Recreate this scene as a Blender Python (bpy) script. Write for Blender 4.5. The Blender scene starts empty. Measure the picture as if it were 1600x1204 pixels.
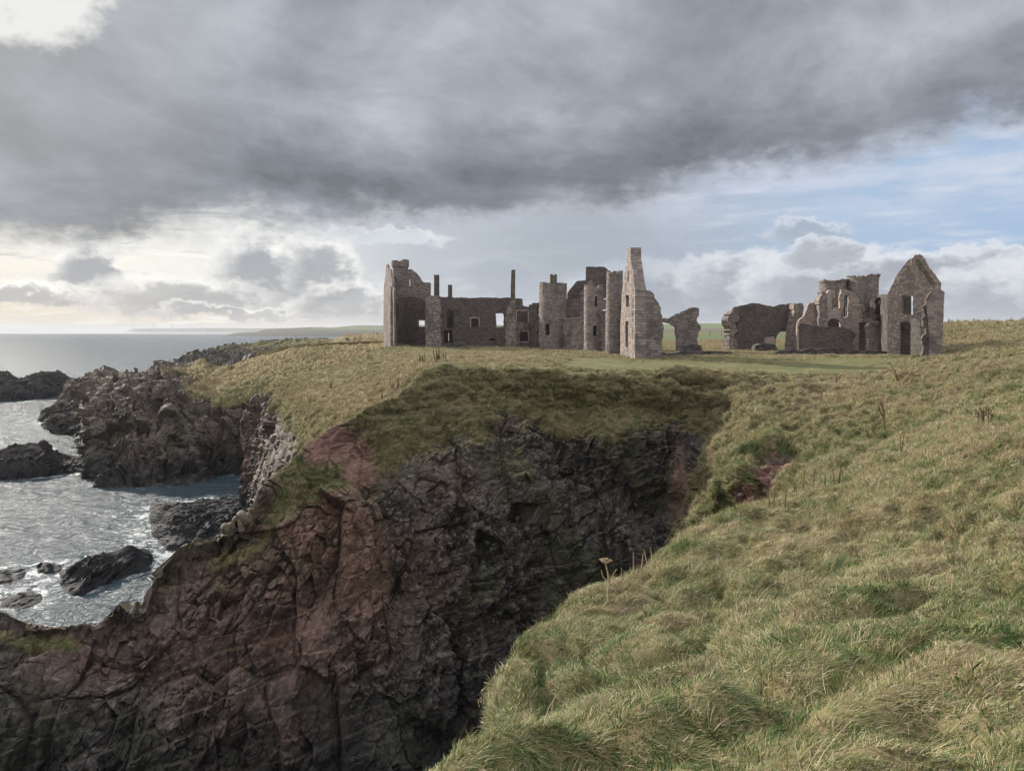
import bpy, math, random
import numpy as np
from mathutils import Vector
rng = np.random.default_rng(7)
random.seed(7)
sc = bpy.context.scene
COL = sc.collection
R = math.radians

# ------------------------------------------------------------------ camera
F = 1150.0                       # focal length in photo pixels (photo 1600 x 1204)
TH = math.atan(88.0 / F)         # pitch down
EYE = 38.0                       # metres above the sea
cam_d = bpy.data.cameras.new('camera')
cam_d.sensor_width = 36.0
cam_d.lens = 36.0 * F / 1600.0
cam_d.clip_start = 0.05
cam_d.clip_end = 120000.0
cam = bpy.data.objects.new('camera', cam_d)
COL.objects.link(cam)
cam.location = (0, 0, EYE)
cam.rotation_euler = (math.pi / 2 - TH, 0, 0)
sc.camera = cam

# ------------------------------------------------------------------ light settings
SUN_AZ, SUN_EL = R(-49.0), R(24.0)    # azimuth from +Y, negative = left
SUN_STRENGTH, SUN_ANGLE = 5.0, R(2.0)
EXPOSURE = 0.42
sun_d = bpy.data.lights.new('sun', 'SUN')
sun_d.energy = SUN_STRENGTH
sun_d.angle = SUN_ANGLE
sun_d.color = (1.0, 0.93, 0.83)
sun = bpy.data.objects.new('sun', sun_d)
COL.objects.link(sun)
sdir = Vector((math.sin(SUN_AZ) * math.cos(SUN_EL), math.cos(SUN_AZ) * math.cos(SUN_EL), math.sin(SUN_EL)))
sun.rotation_euler = sdir.to_track_quat('Z', 'Y').to_euler()
sun.location = sdir * 100
sc.view_settings.view_transform = 'Standard'
sc.view_settings.look = 'None'
sc.view_settings.gamma = 1.0
sc.view_settings.exposure = EXPOSURE
sc.cycles.max_bounces = 6
sc.cycles.diffuse_bounces = 3
sc.cycles.glossy_bounces = 2
sc.cycles.transparent_max_bounces = 4
sc.cycles.use_adaptive_sampling = True
sc.cycles.adaptive_threshold = 0.008
sc.cycles.use_denoising = True
sc.cycles.denoiser = 'OPENIMAGEDENOISE'
sc.cycles.denoising_input_passes = 'RGB_ALBEDO_NORMAL'
sc.cycles.denoising_prefilter = 'ACCURATE'
sc.cycles.sample_clamp_indirect = 3.0
sc.cycles.sample_clamp_direct = 12.0


# ------------------------------------------------------------------ node helper
class NT:
    def __init__(s, tree):
        s.t = tree
        tree.nodes.clear()

    def n(s, kind, **kw):
        nd = s.t.nodes.new(kind)
        for k, v in kw.items():
            setattr(nd, k, v)
        return nd

    def put(s, sock, v):
        if hasattr(v, 'is_output'):
            s.t.links.new(v, sock)
        elif v is not None:
            if isinstance(v, (tuple, list)) and len(v) == 3 and len(getattr(sock, 'default_value', (0,) * 3)) == 4:
                v = (*v, 1.0)
            sock.default_value = v

    def m(s, op, a, b=None, c=None, clamp=False):
        nd = s.n('ShaderNodeMath', operation=op, use_clamp=clamp)
        s.put(nd.inputs[0], a)
        if b is not None: s.put(nd.inputs[1], b)
        if c is not None: s.put(nd.inputs[2], c)
        return nd.outputs[0]

    def add(s, a, b): return s.m('ADD', a, b)
    def sub(s, a, b): return s.m('SUBTRACT', a, b)
    def mul(s, a, b): return s.m('MULTIPLY', a, b)

    def ss(s, x, lo, hi, a=0.0, b=1.0):
        nd = s.n('ShaderNodeMapRange', interpolation_type='SMOOTHSTEP')
        s.put(nd.inputs[0], x)
        nd.inputs[1].default_value = lo; nd.inputs[2].default_value = hi
        nd.inputs[3].default_value = a; nd.inputs[4].default_value = b
        return nd.outputs[0]

    def mix(s, f, a, b, mode='MIX'):
        nd = s.n('ShaderNodeMix', data_type='RGBA', blend_type=mode)
        s.put(nd.inputs[0], f); s.put(nd.inputs[6], a); s.put(nd.inputs[7], b)
        return nd.outputs[2]

    def noise(s, vec, scale, detail=4.0, rough=0.55, dist=0.0, out=0):
        nd = s.n('ShaderNodeTexNoise')
        s.put(nd.inputs['Vector'], vec)
        nd.inputs['Scale'].default_value = scale
        nd.inputs['Detail'].default_value = detail
        nd.inputs['Roughness'].default_value = rough
        nd.inputs['Distortion'].default_value = dist
        return nd.outputs[out]

    def ramp(s, f, stops, interp='LINEAR'):
        nd = s.n('ShaderNodeValToRGB')
        cr = nd.color_ramp
        cr.interpolation = interp
        while len(cr.elements) < len(stops): cr.elements.new(0.5)
        for e, (p, c) in zip(cr.elements, stops):
            e.position = p
            e.color = (*c, 1.0) if len(c) == 3 else c
        s.put(nd.inputs[0], f)
        return nd.outputs[0]

    def curve(s, x, pts, x0, x1):
        """piecewise curve of x through pts [(x, y)], returned in y units (y in 0..1)"""
        nd = s.n('ShaderNodeFloatCurve')
        cu = nd.mapping.curves[0]
        P = [((a - x0) / (x1 - x0), b) for a, b in pts]
        cu.points[0].location = P[0]
        cu.points[1].location = P[-1]
        for p in P[1:-1]: cu.points.new(*p)
        nd.mapping.update()
        xm = s.n('ShaderNodeMapRange')
        s.put(xm.inputs[0], x); xm.inputs[1].default_value = x0; xm.inputs[2].default_value = x1
        s.put(nd.inputs[1], xm.outputs[0])
        return nd.outputs[0]

    def comb(s, x, y, z):
        nd = s.n('ShaderNodeCombineXYZ')
        for i, v in enumerate((x, y, z)): s.put(nd.inputs[i], v)
        return nd.outputs[0]

    def sep(s, v):
        nd = s.n('ShaderNodeSeparateXYZ'); s.put(nd.inputs[0], v)
        return nd.outputs


def srgb(r, g, b):
    f = lambda c: (c / 255 / 12.92) if c / 255 <= 0.04045 else ((c / 255 + 0.055) / 1.055) ** 2.4
    return (f(r), f(g), f(b))


# ------------------------------------------------------------------ world: Nishita sky behind painted-by-direction clouds
def build_world():
    w = bpy.data.worlds.new('World')
    sc.world = w
    w.use_nodes = True
    k = NT(w.node_tree)
    out = k.n('ShaderNodeOutputWorld')
    sky = k.n('ShaderNodeTexSky', sky_type='NISHITA')
    sky.sun_disc = False
    sky.sun_elevation = SUN_EL
    sky.sun_rotation = SUN_AZ
    sky.altitude = 30
    bg_sky = k.n('ShaderNodeBackground')
    k.put(bg_sky.inputs[0], sky.outputs[0]); bg_sky.inputs[1].default_value = 0.10
    tc = k.n('ShaderNodeTexCoord')
    d = tc.outputs['Generated']
    x, y, z = k.sep(d)[:3]
    az = k.m('MULTIPLY', k.m('ARCTAN2', x, y), 57.2958)        # degrees from +Y, + = right
    el = k.m('MULTIPLY', k.m('ARCSINE', z), 57.2958)
    # wobble used for every cloud outline
    ae = k.comb(az, k.mul(el, 1.5), 0.0)
    w1 = k.n('ShaderNodeTexNoise'); k.put(w1.inputs['Vector'], ae)
    w1.inputs['Scale'].default_value = 0.16; w1.inputs['Detail'].default_value = 8; w1.inputs['Roughness'].default_value = 0.62
    wr, wg, _ = k.sep(w1.outputs['Color'])[:3]
    w2 = k.n('ShaderNodeTexNoise'); k.put(w2.inputs['Vector'], ae)
    w2.inputs['Scale'].default_value = 0.75; w2.inputs['Detail'].default_value = 7; w2.inputs['Roughness'].default_value = 0.6
    vr, vg, _ = k.sep(w2.outputs['Color'])[:3]
    azd = k.add(az, k.add(k.mul(k.sub(wr, 0.5), 7.0), k.mul(k.sub(vr, 0.5), 2.6)))
    eld = k.add(el, k.add(k.mul(k.sub(wg, 0.5), 3.2), k.mul(k.sub(vg, 0.5), 2.2)))
    # ---- background behind everything: nishita (blue) + veil by azimuth
    veil_c = k.ramp(k.m('MULTIPLY_ADD', az, 1 / 90.0, 0.5), [
        (0.00, srgb(196, 200, 206)), (0.10, srgb(246, 241, 230)), (0.22, srgb(246, 243, 236)), (0.33, srgb(222, 224, 226)),
        (0.42, srgb(188, 194, 202)), (0.55, srgb(178, 186, 196)), (0.66, srgb(172, 184, 202)), (0.76, srgb(172, 193, 219)),
        (0.90, srgb(166, 190, 221)), (1.0, srgb(170, 190, 215))])
    lowhaze = k.ss(el, 0.0, 4.5, 1.0, 0.0)
    hz_c = k.ramp(k.m('MULTIPLY_ADD', az, 1 / 90.0, 0.5), [
        (0.0, srgb(222, 209, 188)), (0.3, srgb(216, 207, 192)), (0.5, srgb(190, 198, 206)), (0.8, srgb(186, 198, 216)), (1.0, srgb(190, 200, 215))])
    base = k.mix(k.mul(lowhaze, 0.75), veil_c, hz_c)
    # wisps that whiten the blue part just under the dark deck
    wn = k.noise(k.comb(k.mul(az, 0.35), k.mul(el, 1.3), 3.0), 0.35, 6, 0.55)
    wh = k.mul(k.ss(wn, 0.36, 0.60), k.ss(eld, 6.5, 10.5))
    base = k.mix(k.mul(wh, 0.9), base, srgb(204, 212, 230))
    wisp = k.ss(k.noise(k.comb(k.mul(az, 0.16), k.mul(el, 1.1), 9.0), 0.9, 6, 0.6), 0.5, 0.7)
    base = k.mix(k.mul(wisp, 0.45), base, srgb(226, 229, 236))
    # ---- mid-level bright streaks on the left (el 3..11)
    st = k.noise(k.comb(k.mul(az, 0.11), k.mul(el, 0.75), 0.0), 1.0, 8, 0.62, 0.6)
    left = k.ss(az, -9.0, -19.0)
    stm = k.mul(k.mul(k.ss(st, 0.50, 0.62), k.ss(el, 0.6, 3.0)), left)
    base = k.mix(k.mul(stm, 0.75), base, srgb(172, 174, 178))
    st2 = k.ss(k.noise(k.comb(k.mul(az, 0.13), k.mul(el, 0.9), 5.0), 1.0, 8, 0.62, 0.5), 0.5, 0.66)
    base = k.mix(k.mul(k.mul(st2, left), 0.95), base, srgb(255, 253, 246))
    # ---- cumulus banks as soft blobs: (az, el, raz, rel, bright rgb, dark rgb)
    def blob(base, a0, e0, ra, re, cb, cd, soft=0.55, amt=1.0):
        dx = k.mul(k.sub(azd, a0), 1.0 / ra)
        dy = k.mul(k.sub(eld, e0), 1.0 / re)
        r2 = k.m('SQRT', k.add(k.mul(dx, dx), k.mul(dy, dy)))
        mk = k.mul(k.ss(r2, 1.05, 1.05 - soft * 0.45), amt)
        # top rim bright, body grey, lower part greyer
        lit = k.add(k.mul(dy, 0.45), k.add(k.mul(k.sub(r2, 0.62), 0.9), k.add(k.mul(k.sub(vr, 0.5), 1.0), k.mul(k.sub(wr, 0.5), 0.8))))
        col = k.mix(k.ss(lit, -0.30, 0.50), cd, cb)
        return k.mix(mk, base, col)
    WB, GD = srgb(255, 254, 250), srgb(166, 169, 176)
    # right-hand banks
    for a0, e0, ra, re, amt in [(12, 2.4, 9, 3.2, 1), (18, 3.3, 6.5, 2.5, 1), (24, 3.0, 8, 3.0, 1), (30, 3.9, 9, 1.6, .9), (35, 2.0, 8, 2.6, .9), (22.5, 5.2, 2.6, 1.3, .8), (21.5, 7.0, 3.0, .9, .6),
                                (42, 3.0, 9, 3.0, .9), (52, 3.0, 9, 3.5, .9), (64, 4.0, 11, 4, .9)]:
        base = blob(base, a0, e0, ra, re, srgb(222, 226, 233), srgb(163, 170, 182), amt=amt)
    base = blob(base, -1.0, 4.1, 4.2, 1.9, srgb(196, 203, 212), srgb(172, 180, 192), 1.2, .8)
    # centre rain veil
    base = blob(base, 6.0, 6.5, 13, 6.5, srgb(184, 192, 203), srgb(166, 174, 186), 2.2, 0.85)
    # left-hand back-lit cumulus
    for a0, e0, ra, re, amt in [(-29.5, 4.2, 2.6, 2.1, 1), (-18.6, 4.8, 3.8, 3.4, 1), (-14.5, 4.4, 3.6, 3.2, .9), (-24.0, 2.5, 7.0, 1.8, .75), (-34, 2.3, 6, .9, .8), (-20, 1.3, 8, .55, .7), (-12.5, 2.2, 5, 1.8, .7), (-40, 4.0, 6, 2.5, .8), (-50, 4.0, 9, 3, .9)]:
        base = blob(base, a0, e0, ra, re, WB, srgb(166, 169, 176), soft=.9, amt=amt)
    # bright ragged patch under the deck
    base = blob(base, -9.5, 6.9, 5.5, 0.9, srgb(244, 246, 248), srgb(214, 220, 226), 1.2, 0.9)
    # ---- the dark deck
    edge = k.mul(k.curve(az, [(-90, .30), (-45, .24), (-35, .22), (-28, .26), (-20, .31), (-12, .36), (-6, .385), (0, .41), (5, .43), (10, .455), (15, .475), (19.5, .50), (24, .525), (28, .55), (32, .575), (36, .60), (50, .66), (90, .75)], -90, 90), 20.0)
    dn = k.noise(k.comb(k.mul(az, 0.09), k.mul(el, 0.16), 1.0), 1.0, 9, 0.62)
    de = k.add(k.sub(el, edge), k.add(k.mul(k.sub(dn, 0.5), 8.5), k.mul(k.sub(vg, 0.5), 2.4)))
    dm = k.ss(de, -0.8, 3.2)
    zz = k.m('ADD', k.m('ABSOLUTE', z), 0.10)
    pl = k.comb(k.m('DIVIDE', x, zz), k.m('DIVIDE', y, zz), 0.0)
    big = k.noise(pl, 0.7, 8, 0.6, 0.4)
    big2 = k.noise(k.comb(k.mul(az, 0.05), k.mul(el, 0.09), 7.0), 1.0, 7, 0.58, 0.5)
    tone = k.add(k.mul(big, 0.5), k.mul(big2, 0.5))
    # long-range tone: darker towards the deck's lower belt, lighter high up in the centre
    belt = k.ss(de, 0.5, 9.0)
    tone = k.add(k.sub(tone, 0.035), k.mul(k.sub(belt, 0.5), 0.17))
    tone = k.add(tone, k.mul(k.sub(k.noise(k.comb(k.mul(az, 0.12), k.mul(el, 0.2), 4.0), 1.0, 8, 0.6, 0.4), 0.5), 0.30))
    dark = k.ramp(tone, [(0.32, srgb(108, 111, 118)), (0.42, srgb(130, 134, 142)), (0.51, srgb(152, 157, 166)), (0.60, srgb(175, 181, 190)), (0.72, srgb(208, 211, 216))])
    rim = k.ss(de, 2.6, 0.0)
    dark = k.mix(k.mul(rim, 0.45), dark, srgb(206, 208, 212))
    # unseen sky overhead and behind the viewer, brightened as added fill light
    high = k.ss(el, 28.0, 60.0)
    back = k.ss(y, 0.35, -0.35)
    dark = k.mix(back, dark, (0.68, 0.68, 0.71))
    dark = k.mix(k.ss(el, 27.0, 55.0), dark, (1.50, 1.53, 1.62))
    col = k.mix(dm, base, dark)
    # sun burning through a gap
    sx, sy, sz = sdir
    dt = k.n('ShaderNodeVectorMath', operation='DOT_PRODUCT')
    k.put(dt.inputs[0], d)
    ga, ge = R(-32.8), R(21.6)
    dt.inputs[1].default_value = (math.sin(ga) * math.cos(ge), math.cos(ga) * math.cos(ge), math.sin(ge))
    dd = k.add(dt.outputs['Value'], k.mul(k.sub(wr, 0.5), 0.012))
    glow = k.ss(dd, 0.9960, 0.9985)
    col = k.mix(k.mul(glow, 0.9), col, srgb(255, 254, 248))
    glow2 = k.ss(dt.outputs['Value'], 0.955, 1.0)
    col = k.mix(k.mul(glow2, 0.30), col, srgb(205, 205, 205))
    bg = k.n('ShaderNodeBackground')
    k.put(bg.inputs[0], col); bg.inputs[1].default_value = 0.76
    # a little of the physical sky shows through everywhere that is not solid cloud
    mx = k.n('ShaderNodeMixShader')
    mx.inputs[0].default_value = 0.97
    k.t.links.new(bg_sky.outputs[0], mx.inputs[1]); k.t.links.new(bg.outputs[0], mx.inputs[2])
    k.t.links.new(mx.outputs[0], out.inputs[0])
build_world()


# ------------------------------------------------------------------ maths helpers
CT, ST = math.cos(TH), math.sin(TH)
def at(px, py, Y):
    """the point on the photo ray (px, py) at forward distance Y, in world metres"""
    px, py, Y = np.broadcast_arrays(np.asarray(px, float), np.asarray(py, float), np.asarray(Y, float))
    v = -(py - 602.0) / F
    dy = CT + v * ST
    t = Y / dy
    return np.stack([(px - 800.0) / F * t, Y, EYE + (-ST + v * CT) * t], -1)

def project(P):
    x, y, z = P[..., 0], P[..., 1], P[..., 2] - EYE
    f = y * CT - z * ST
    v = y * ST + z * CT
    f = np.where(f > 0.05, f, 0.05)
    return 800 + F * x / f, 602 - F * v / f

def _h(ix, iy, iz, s):
    h = (ix.astype(np.uint32) * np.uint32(374761393) + iy.astype(np.uint32) * np.uint32(668265263)
         + iz.astype(np.uint32) * np.uint32(2147483647) + np.uint32((s * 1274126177) & 0xffffffff))
    h = (h ^ (h >> np.uint32(13))) * np.uint32(1274126177)
    h = h ^ (h >> np.uint32(16))
    h = h * np.uint32(2246822519)
    return ((h ^ (h >> np.uint32(15))) & np.uint32(0xffffff)).astype(np.float32) / np.float32(0xffffff)

def vnoise(P, scale, seed=0):
    """value noise in -1..1; scale = feature size in metres (scalar or 3)"""
    q = P / np.asarray(scale, float) + 1000.0
    i = np.floor(q).astype(np.int64); f = (q - i).astype(np.float32)
    f = f * f * f * (f * (f * 6 - 15) + 10)
    r = 0
    for a in (0, 1):
        wx = f[..., 0] if a else 1 - f[..., 0]
        for b in (0, 1):
            wy = f[..., 1] if b else 1 - f[..., 1]
            for c in (0, 1):
                wz = f[..., 2] if c else 1 - f[..., 2]
                r = r + wx * wy * wz * _h(i[..., 0] + a, i[..., 1] + b, i[..., 2] + c, seed)
    return r * 2 - 1

def fbm(P, scale, oct=4, seed=0, gain=0.5):
    scale = np.asarray(scale, float)
    r, a, n = 0, 1.0, 0
    for o in range(oct):
        r = r + a * vnoise(P, scale / 2 ** o, seed + 17 * o); n += a; a *= gain
    return r / n

def facets(P, scale, seed=0, tilt=0.9):
    """blocky rock: every Voronoi cell is a tilted plane standing in or out. Returns (offset -1..1, crack 0..1)"""
    q = P / np.asarray(scale, float) + 500.0
    i0 = np.floor(q - 0.5).astype(np.int64)
    best = np.full(q.shape[:-1], 1e9, np.float32); second = best.copy(); off = np.zeros_like(best)
    for a in (0, 1):
        for b in (0, 1):
            for c in (0, 1):
                ix, iy, iz = i0[..., 0] + a, i0[..., 1] + b, i0[..., 2] + c
                dx = (q[..., 0] - ix - 0.5 - 0.7 * (_h(ix, iy, iz, seed) - .5)).astype(np.float32)
                dy = (q[..., 1] - iy - 0.5 - 0.7 * (_h(ix, iy, iz, seed + 1) - .5)).astype(np.float32)
                dz = (q[..., 2] - iz - 0.5 - 0.7 * (_h(ix, iy, iz, seed + 2) - .5)).astype(np.float32)
                dd = np.sqrt(dx * dx + dy * dy + dz * dz)
                h3 = _h(ix, iy, iz, seed + 3)
                o = (h3 * 2 - 1) * 0.7 + tilt * (((h3 * 7.3) % 1 - .5) * 2 * dx + ((h3 * 13.7) % 1 - .5) * 2 * dz + ((h3 * 29.1) % 1 - .5) * 2 * dy)
                near = dd < best
                second = np.where(near, best, np.minimum(second, dd))
                off = np.where(near, o, off)
                best = np.where(near, dd, best)
    return off, np.clip((second - best) * 5, 0, 1)

def pchip(xk, Yk, x):
    """monotone cubic through knots; xk (n,), Yk (n, ...), x (m,)"""
    xk = np.asarray(xk, float); Yk = np.asarray(Yk, float); x = np.asarray(x, float)
    h = np.diff(xk); sh = (-1,) + (1,) * (Yk.ndim - 1)
    dl = np.diff(Yk, axis=0) / h.reshape(sh)
    m = np.zeros_like(Yk)
    m[0], m[-1] = dl[0], dl[-1]
    if len(xk) > 2:
        w1 = (2 * h[1:] + h[:-1]).reshape(sh); w2 = (h[1:] + 2 * h[:-1]).reshape(sh)
        p, q = dl[:-1], dl[1:]
        with np.errstate(all='ignore'):
            hm = (w1 + w2) / (w1 / p + w2 / q)
        m[1:-1] = np.where(p * q > 0, hm, 0)
    j = np.clip(np.searchsorted(xk, x) - 1, 0, len(xk) - 2)
    t = ((x - xk[j]) / h[j]).reshape(sh); hj = h[j].reshape(sh)
    return ((1 + 2 * t) * (1 - t) ** 2 * Yk[j] + t * (1 - t) ** 2 * hj * m[j]
            + t * t * (3 - 2 * t) * Yk[j + 1] + t * t * (t - 1) * hj * m[j + 1])

def tag(o, label=None, cat=None, group=None, kind=None):
    if label: o['label'] = label
    if cat: o['category'] = cat
    if group: o['group'] = group
    if kind: o['kind'] = kind
    return o

def mesh_obj(name, V, faces, mat, parent=None, attrs=None, smooth=False, uv=None, mats=None, mat_index=None):
    """V (n,3); faces: (m,4) / (m,3) array or list of polygons -> one linked mesh object"""
    me = bpy.data.meshes.new(name)
    V = np.asarray(V, np.float32)
    if isinstance(faces, np.ndarray):
        n, kk = faces.shape
        me.vertices.add(len(V)); me.vertices.foreach_set('co', V.ravel())
        me.loops.add(n * kk); me.loops.foreach_set('vertex_index', faces.astype(np.int32).ravel())
        me.polygons.add(n)
        me.polygons.foreach_set('loop_start', np.arange(0, n * kk, kk, dtype=np.int32))
        me.update(calc_edges=True)
    else:
        me.from_pydata([tuple(v) for v in V.tolist()], [], faces)
    if smooth is True or smooth is False:
        me.polygons.foreach_set('use_smooth', np.full(len(me.polygons), bool(smooth)))
    else:
        me.polygons.foreach_set('use_smooth', smooth)
    if uv is not None:
        l = me.uv_layers.new(name='UVMap')
        li = np.empty(len(me.loops), np.int32); me.loops.foreach_get('vertex_index', li)
        l.data.foreach_set('uv', np.asarray(uv, np.float32)[li].ravel())
    for k_, v_ in (attrs or {}).items():
        v_ = np.asarray(v_, np.float32)
        if v_.ndim == 1:
            a = me.attributes.new(k_, 'FLOAT', 'POINT'); a.data.foreach_set('value', v_)
        else:
            a = me.attributes.new(k_, 'FLOAT_VECTOR', 'POINT'); a.data.foreach_set('vector', v_.ravel())
    for mm in (mats or [mat]): me.materials.append(mm)
    if mat_index is not None: me.polygons.foreach_set('material_index', mat_index)
    me.validate(); me.update()
    o = bpy.data.objects.new(name, me); COL.objects.link(o)
    if parent: o.parent = parent
    return o

def grid_faces(nu, nv):
    i = np.arange(nu * nv).reshape(nu, nv)
    return np.stack([i[:-1, :-1], i[1:, :-1], i[1:, 1:], i[:-1, 1:]], -1).reshape(-1, 4)

def normals(P):
    du = np.gradient(P, axis=0); dv = np.gradient(P, axis=1)
    n = np.cross(du, dv); n /= np.linalg.norm(n, axis=-1, keepdims=True) + 1e-9
    return n

def smooth2(A, k=3, it=2):
    for _ in range(it):
        for ax in (0, 1):
            pad = [(0, 0)] * A.ndim; pad[ax] = (k, k)
            B = np.pad(A, pad, mode='edge'); c = np.cumsum(np.insert(B, 0, 0, axis=ax), axis=ax)
            w = 2 * k + 1
            A = (np.take(c, range(w, c.shape[ax]), axis=ax) - np.take(c, range(0, c.shape[ax] - w), axis=ax)) / w
    return A


# ------------------------------------------------------------------ materials
def newmat(name):
    m = bpy.data.materials.new(name); m.use_nodes = True
    k = NT(m.node_tree)
    out = k.n('ShaderNodeOutputMaterial'); b = k.n('ShaderNodeBsdfPrincipled')
    k.t.links.new(b.outputs[0], out.inputs[0])
    b.inputs['Roughness'].default_value = 0.9
    b.inputs['Specular IOR Level'].default_value = 0.2
    return m, k, b, out

def bump(k, b, h, strength, dist):
    n = k.n('ShaderNodeBump'); n.inputs['Strength'].default_value = strength; n.inputs['Distance'].default_value = dist
    k.put(n.inputs['Height'], h); k.t.links.new(n.outputs[0], b.inputs['Normal'])

def mat_terrain():
    m, k, b, _ = newmat('turf_and_cliff_rock')
    geo = k.n('ShaderNodeNewGeometry'); P = geo.outputs['Position']
    at_ = lambda n: k.n('ShaderNodeAttribute', attribute_name=n).outputs['Fac']
    rock, red, lawn, straw, dark = at_('rock'), at_('red'), at_('lawn'), at_('straw'), at_('dark')
    n1 = k.noise(P, 0.35, 6, 0.6); n2 = k.noise(P, 2.2, 5, 0.65); n3 = k.noise(P, 9.0, 4, 0.6); n4 = k.noise(P, 0.12, 4, 0.5)
    # turf
    g = k.mix(k.ss(n1, 0.42, 0.58), (0.125, 0.112, 0.052), (0.052, 0.072, 0.024))
    g = k.mix(k.ss(n2, 0.40, 0.66), g, (0.20, 0.165, 0.088))
    g = k.mix(k.mul(k.ss(n3, 0.55, 0.75), 0.6), g, (0.27, 0.22, 0.13))
    g = k.mix(k.mul(k.ss(n3, 0.44, 0.30), 0.65), g, (0.030, 0.032, 0.016))
    st = k.mix(k.ss(n2, 0.35, 0.65), (0.30, 0.225, 0.125), (0.20, 0.155, 0.085))
    g = k.mix(k.mul(straw, 0.8), g, st)
    lw = k.mix(k.ss(n1, 0.42, 0.58), (0.100, 0.118, 0.044), (0.185, 0.165, 0.085))
    lw = k.mix(k.mul(k.ss(n2, 0.48, 0.66), 0.6), lw, (0.075, 0.090, 0.035))
    lw = k.mix(k.mul(k.ss(n4, 0.50, 0.62), 0.5), lw, (0.13, 0.105, 0.065))
    g = k.mix(lawn, g, lw)
    # rock
    v = k.n('ShaderNodeTexVoronoi', feature='DISTANCE_TO_EDGE')
    wp = k.n('ShaderNodeVectorMath', operation='MULTIPLY_ADD')
    k.put(wp.inputs[0], k.noise(P, 1.5, 4, 0.6, out=1)); wp.inputs[1].default_value = (1.0, 1.0, 1.0); k.put(wp.inputs[2], P)
    mp = k.n('ShaderNodeMapping'); k.put(mp.inputs[0], wp.outputs[0]); mp.inputs['Scale'].default_value = (1.1, 1.1, 0.65); mp.inputs['Rotation'].default_value = (0.2, 0.35, 0)
    k.put(v.inputs['Vector'], mp.outputs[0]); v.inputs['Scale'].default_value = 1.3
    crack = k.ss(v.outputs['Distance'], 0.0, 0.035)
    r = k.mix(k.ss(n1, 0.38, 0.62), (0.017, 0.016, 0.016), (0.085, 0.072, 0.062))
    r = k.mix(k.ss(n2, 0.50, 0.68), r, (0.20, 0.168, 0.137))
    r = k.mix(k.mul(k.ss(k.noise(P, 1.1, 6, 0.7), 0.56, 0.68), 0.55), r, (0.17, 0.175, 0.14))     # pale lichen
    r = k.mix(k.mul(k.ss(k.add(n4, k.mul(k.sub(n2, 0.5), 0.5)), 0.50, 0.62), 0.6), r, (0.075, 0.080, 0.035))
    rr = k.mix(k.ss(n2, 0.38, 0.62), (0.135, 0.074, 0.054), (0.245, 0.152, 0.114))
    r = k.mix(k.m('MULTIPLY', red, k.ss(n1, 0.2, 0.6), clamp=True), r, rr)
    soil = k.ss(k.add(red, k.mul(k.sub(n2, 0.5), 2.2)), 1.2, 1.6)
    r = k.mix(soil, r, k.mix(k.ss(n3, 0.4, 0.6), (0.165, 0.088, 0.068), (0.25, 0.152, 0.120)))
    r = k.mix(k.mul(k.sub(1.0, crack), k.sub(0.35, k.mul(soil, 0.3))), r, (0.03, 0.026, 0.024))
    wet_and_shade = k.mul(k.ss(k.add(k.sep(P)[2], k.mul(k.sub(n1, 0.5), 14.0)), 12.0, 2.0), 0.8)  # wet foot of the cliff, plus chasm shade painted in above it
    r = k.mix(wet_and_shade, r, (0.018, 0.018, 0.020))
    nz = k.sep(geo.outputs['Normal'])[2]
    # ledges of turf on the rock, and bare earth breaking the turf
    rmask = k.add(rock, k.add(k.mul(k.sub(n1, 0.5), 0.9), k.mul(k.sub(n2, 0.5), 0.9)))
    rmask = k.sub(rmask, k.mul(k.ss(nz, 0.45, 0.85), 0.34))
    rm = k.ss(rmask, 0.40, 0.60)
    c = k.mix(rm, g, r)
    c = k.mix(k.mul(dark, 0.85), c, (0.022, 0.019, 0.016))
    k.put(b.inputs['Base Color'], c)
    k.put(b.inputs['Roughness'], k.m('MULTIPLY_ADD', rm, -0.22, 0.95))
    k.put(b.inputs['Specular IOR Level'], k.m('MULTIPLY_ADD', rm, 0.25, 0.1))
    hgt = k.add(k.mul(k.noise(P, 3.5, 8, 0.62), 1.0), k.mul(crack, k.mul(rm, 0.08)))
    bump(k, b, hgt, 0.45, 0.18)
    return m

def mat_searock(name='wet_sea_rock', tint=(1, 1, 1)):
    m, k, b, _ = newmat(name)
    P = k.n('ShaderNodeNewGeometry').outputs['Position']
    n1 = k.noise(P, 0.25, 6, 0.6); n2 = k.noise(P, 1.4, 6, 0.65)
    c = k.mix(k.ss(n1, 0.38, 0.62), (0.024, 0.022, 0.024), (0.055, 0.047, 0.044))
    c = k.mix(k.mul(k.ss(n2, 0.5, 0.7), 0.6), c, (0.095, 0.078, 0.067))
    c = k.mix(k.ss(k.sep(P)[2], 5.5, 1.2), c, (0.012, 0.012, 0.014))
    k.put(b.inputs['Base Color'], c)
    k.put(b.inputs['Roughness'], k.ss(k.sep(P)[2], 0.3, 4.0, 0.70, 0.85))
    b.inputs['Specular IOR Level'].default_value = 0.18
    bump(k, b, k.noise(P, 1.1, 9, 0.7), 0.7, 0.5)
    return m

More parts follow.
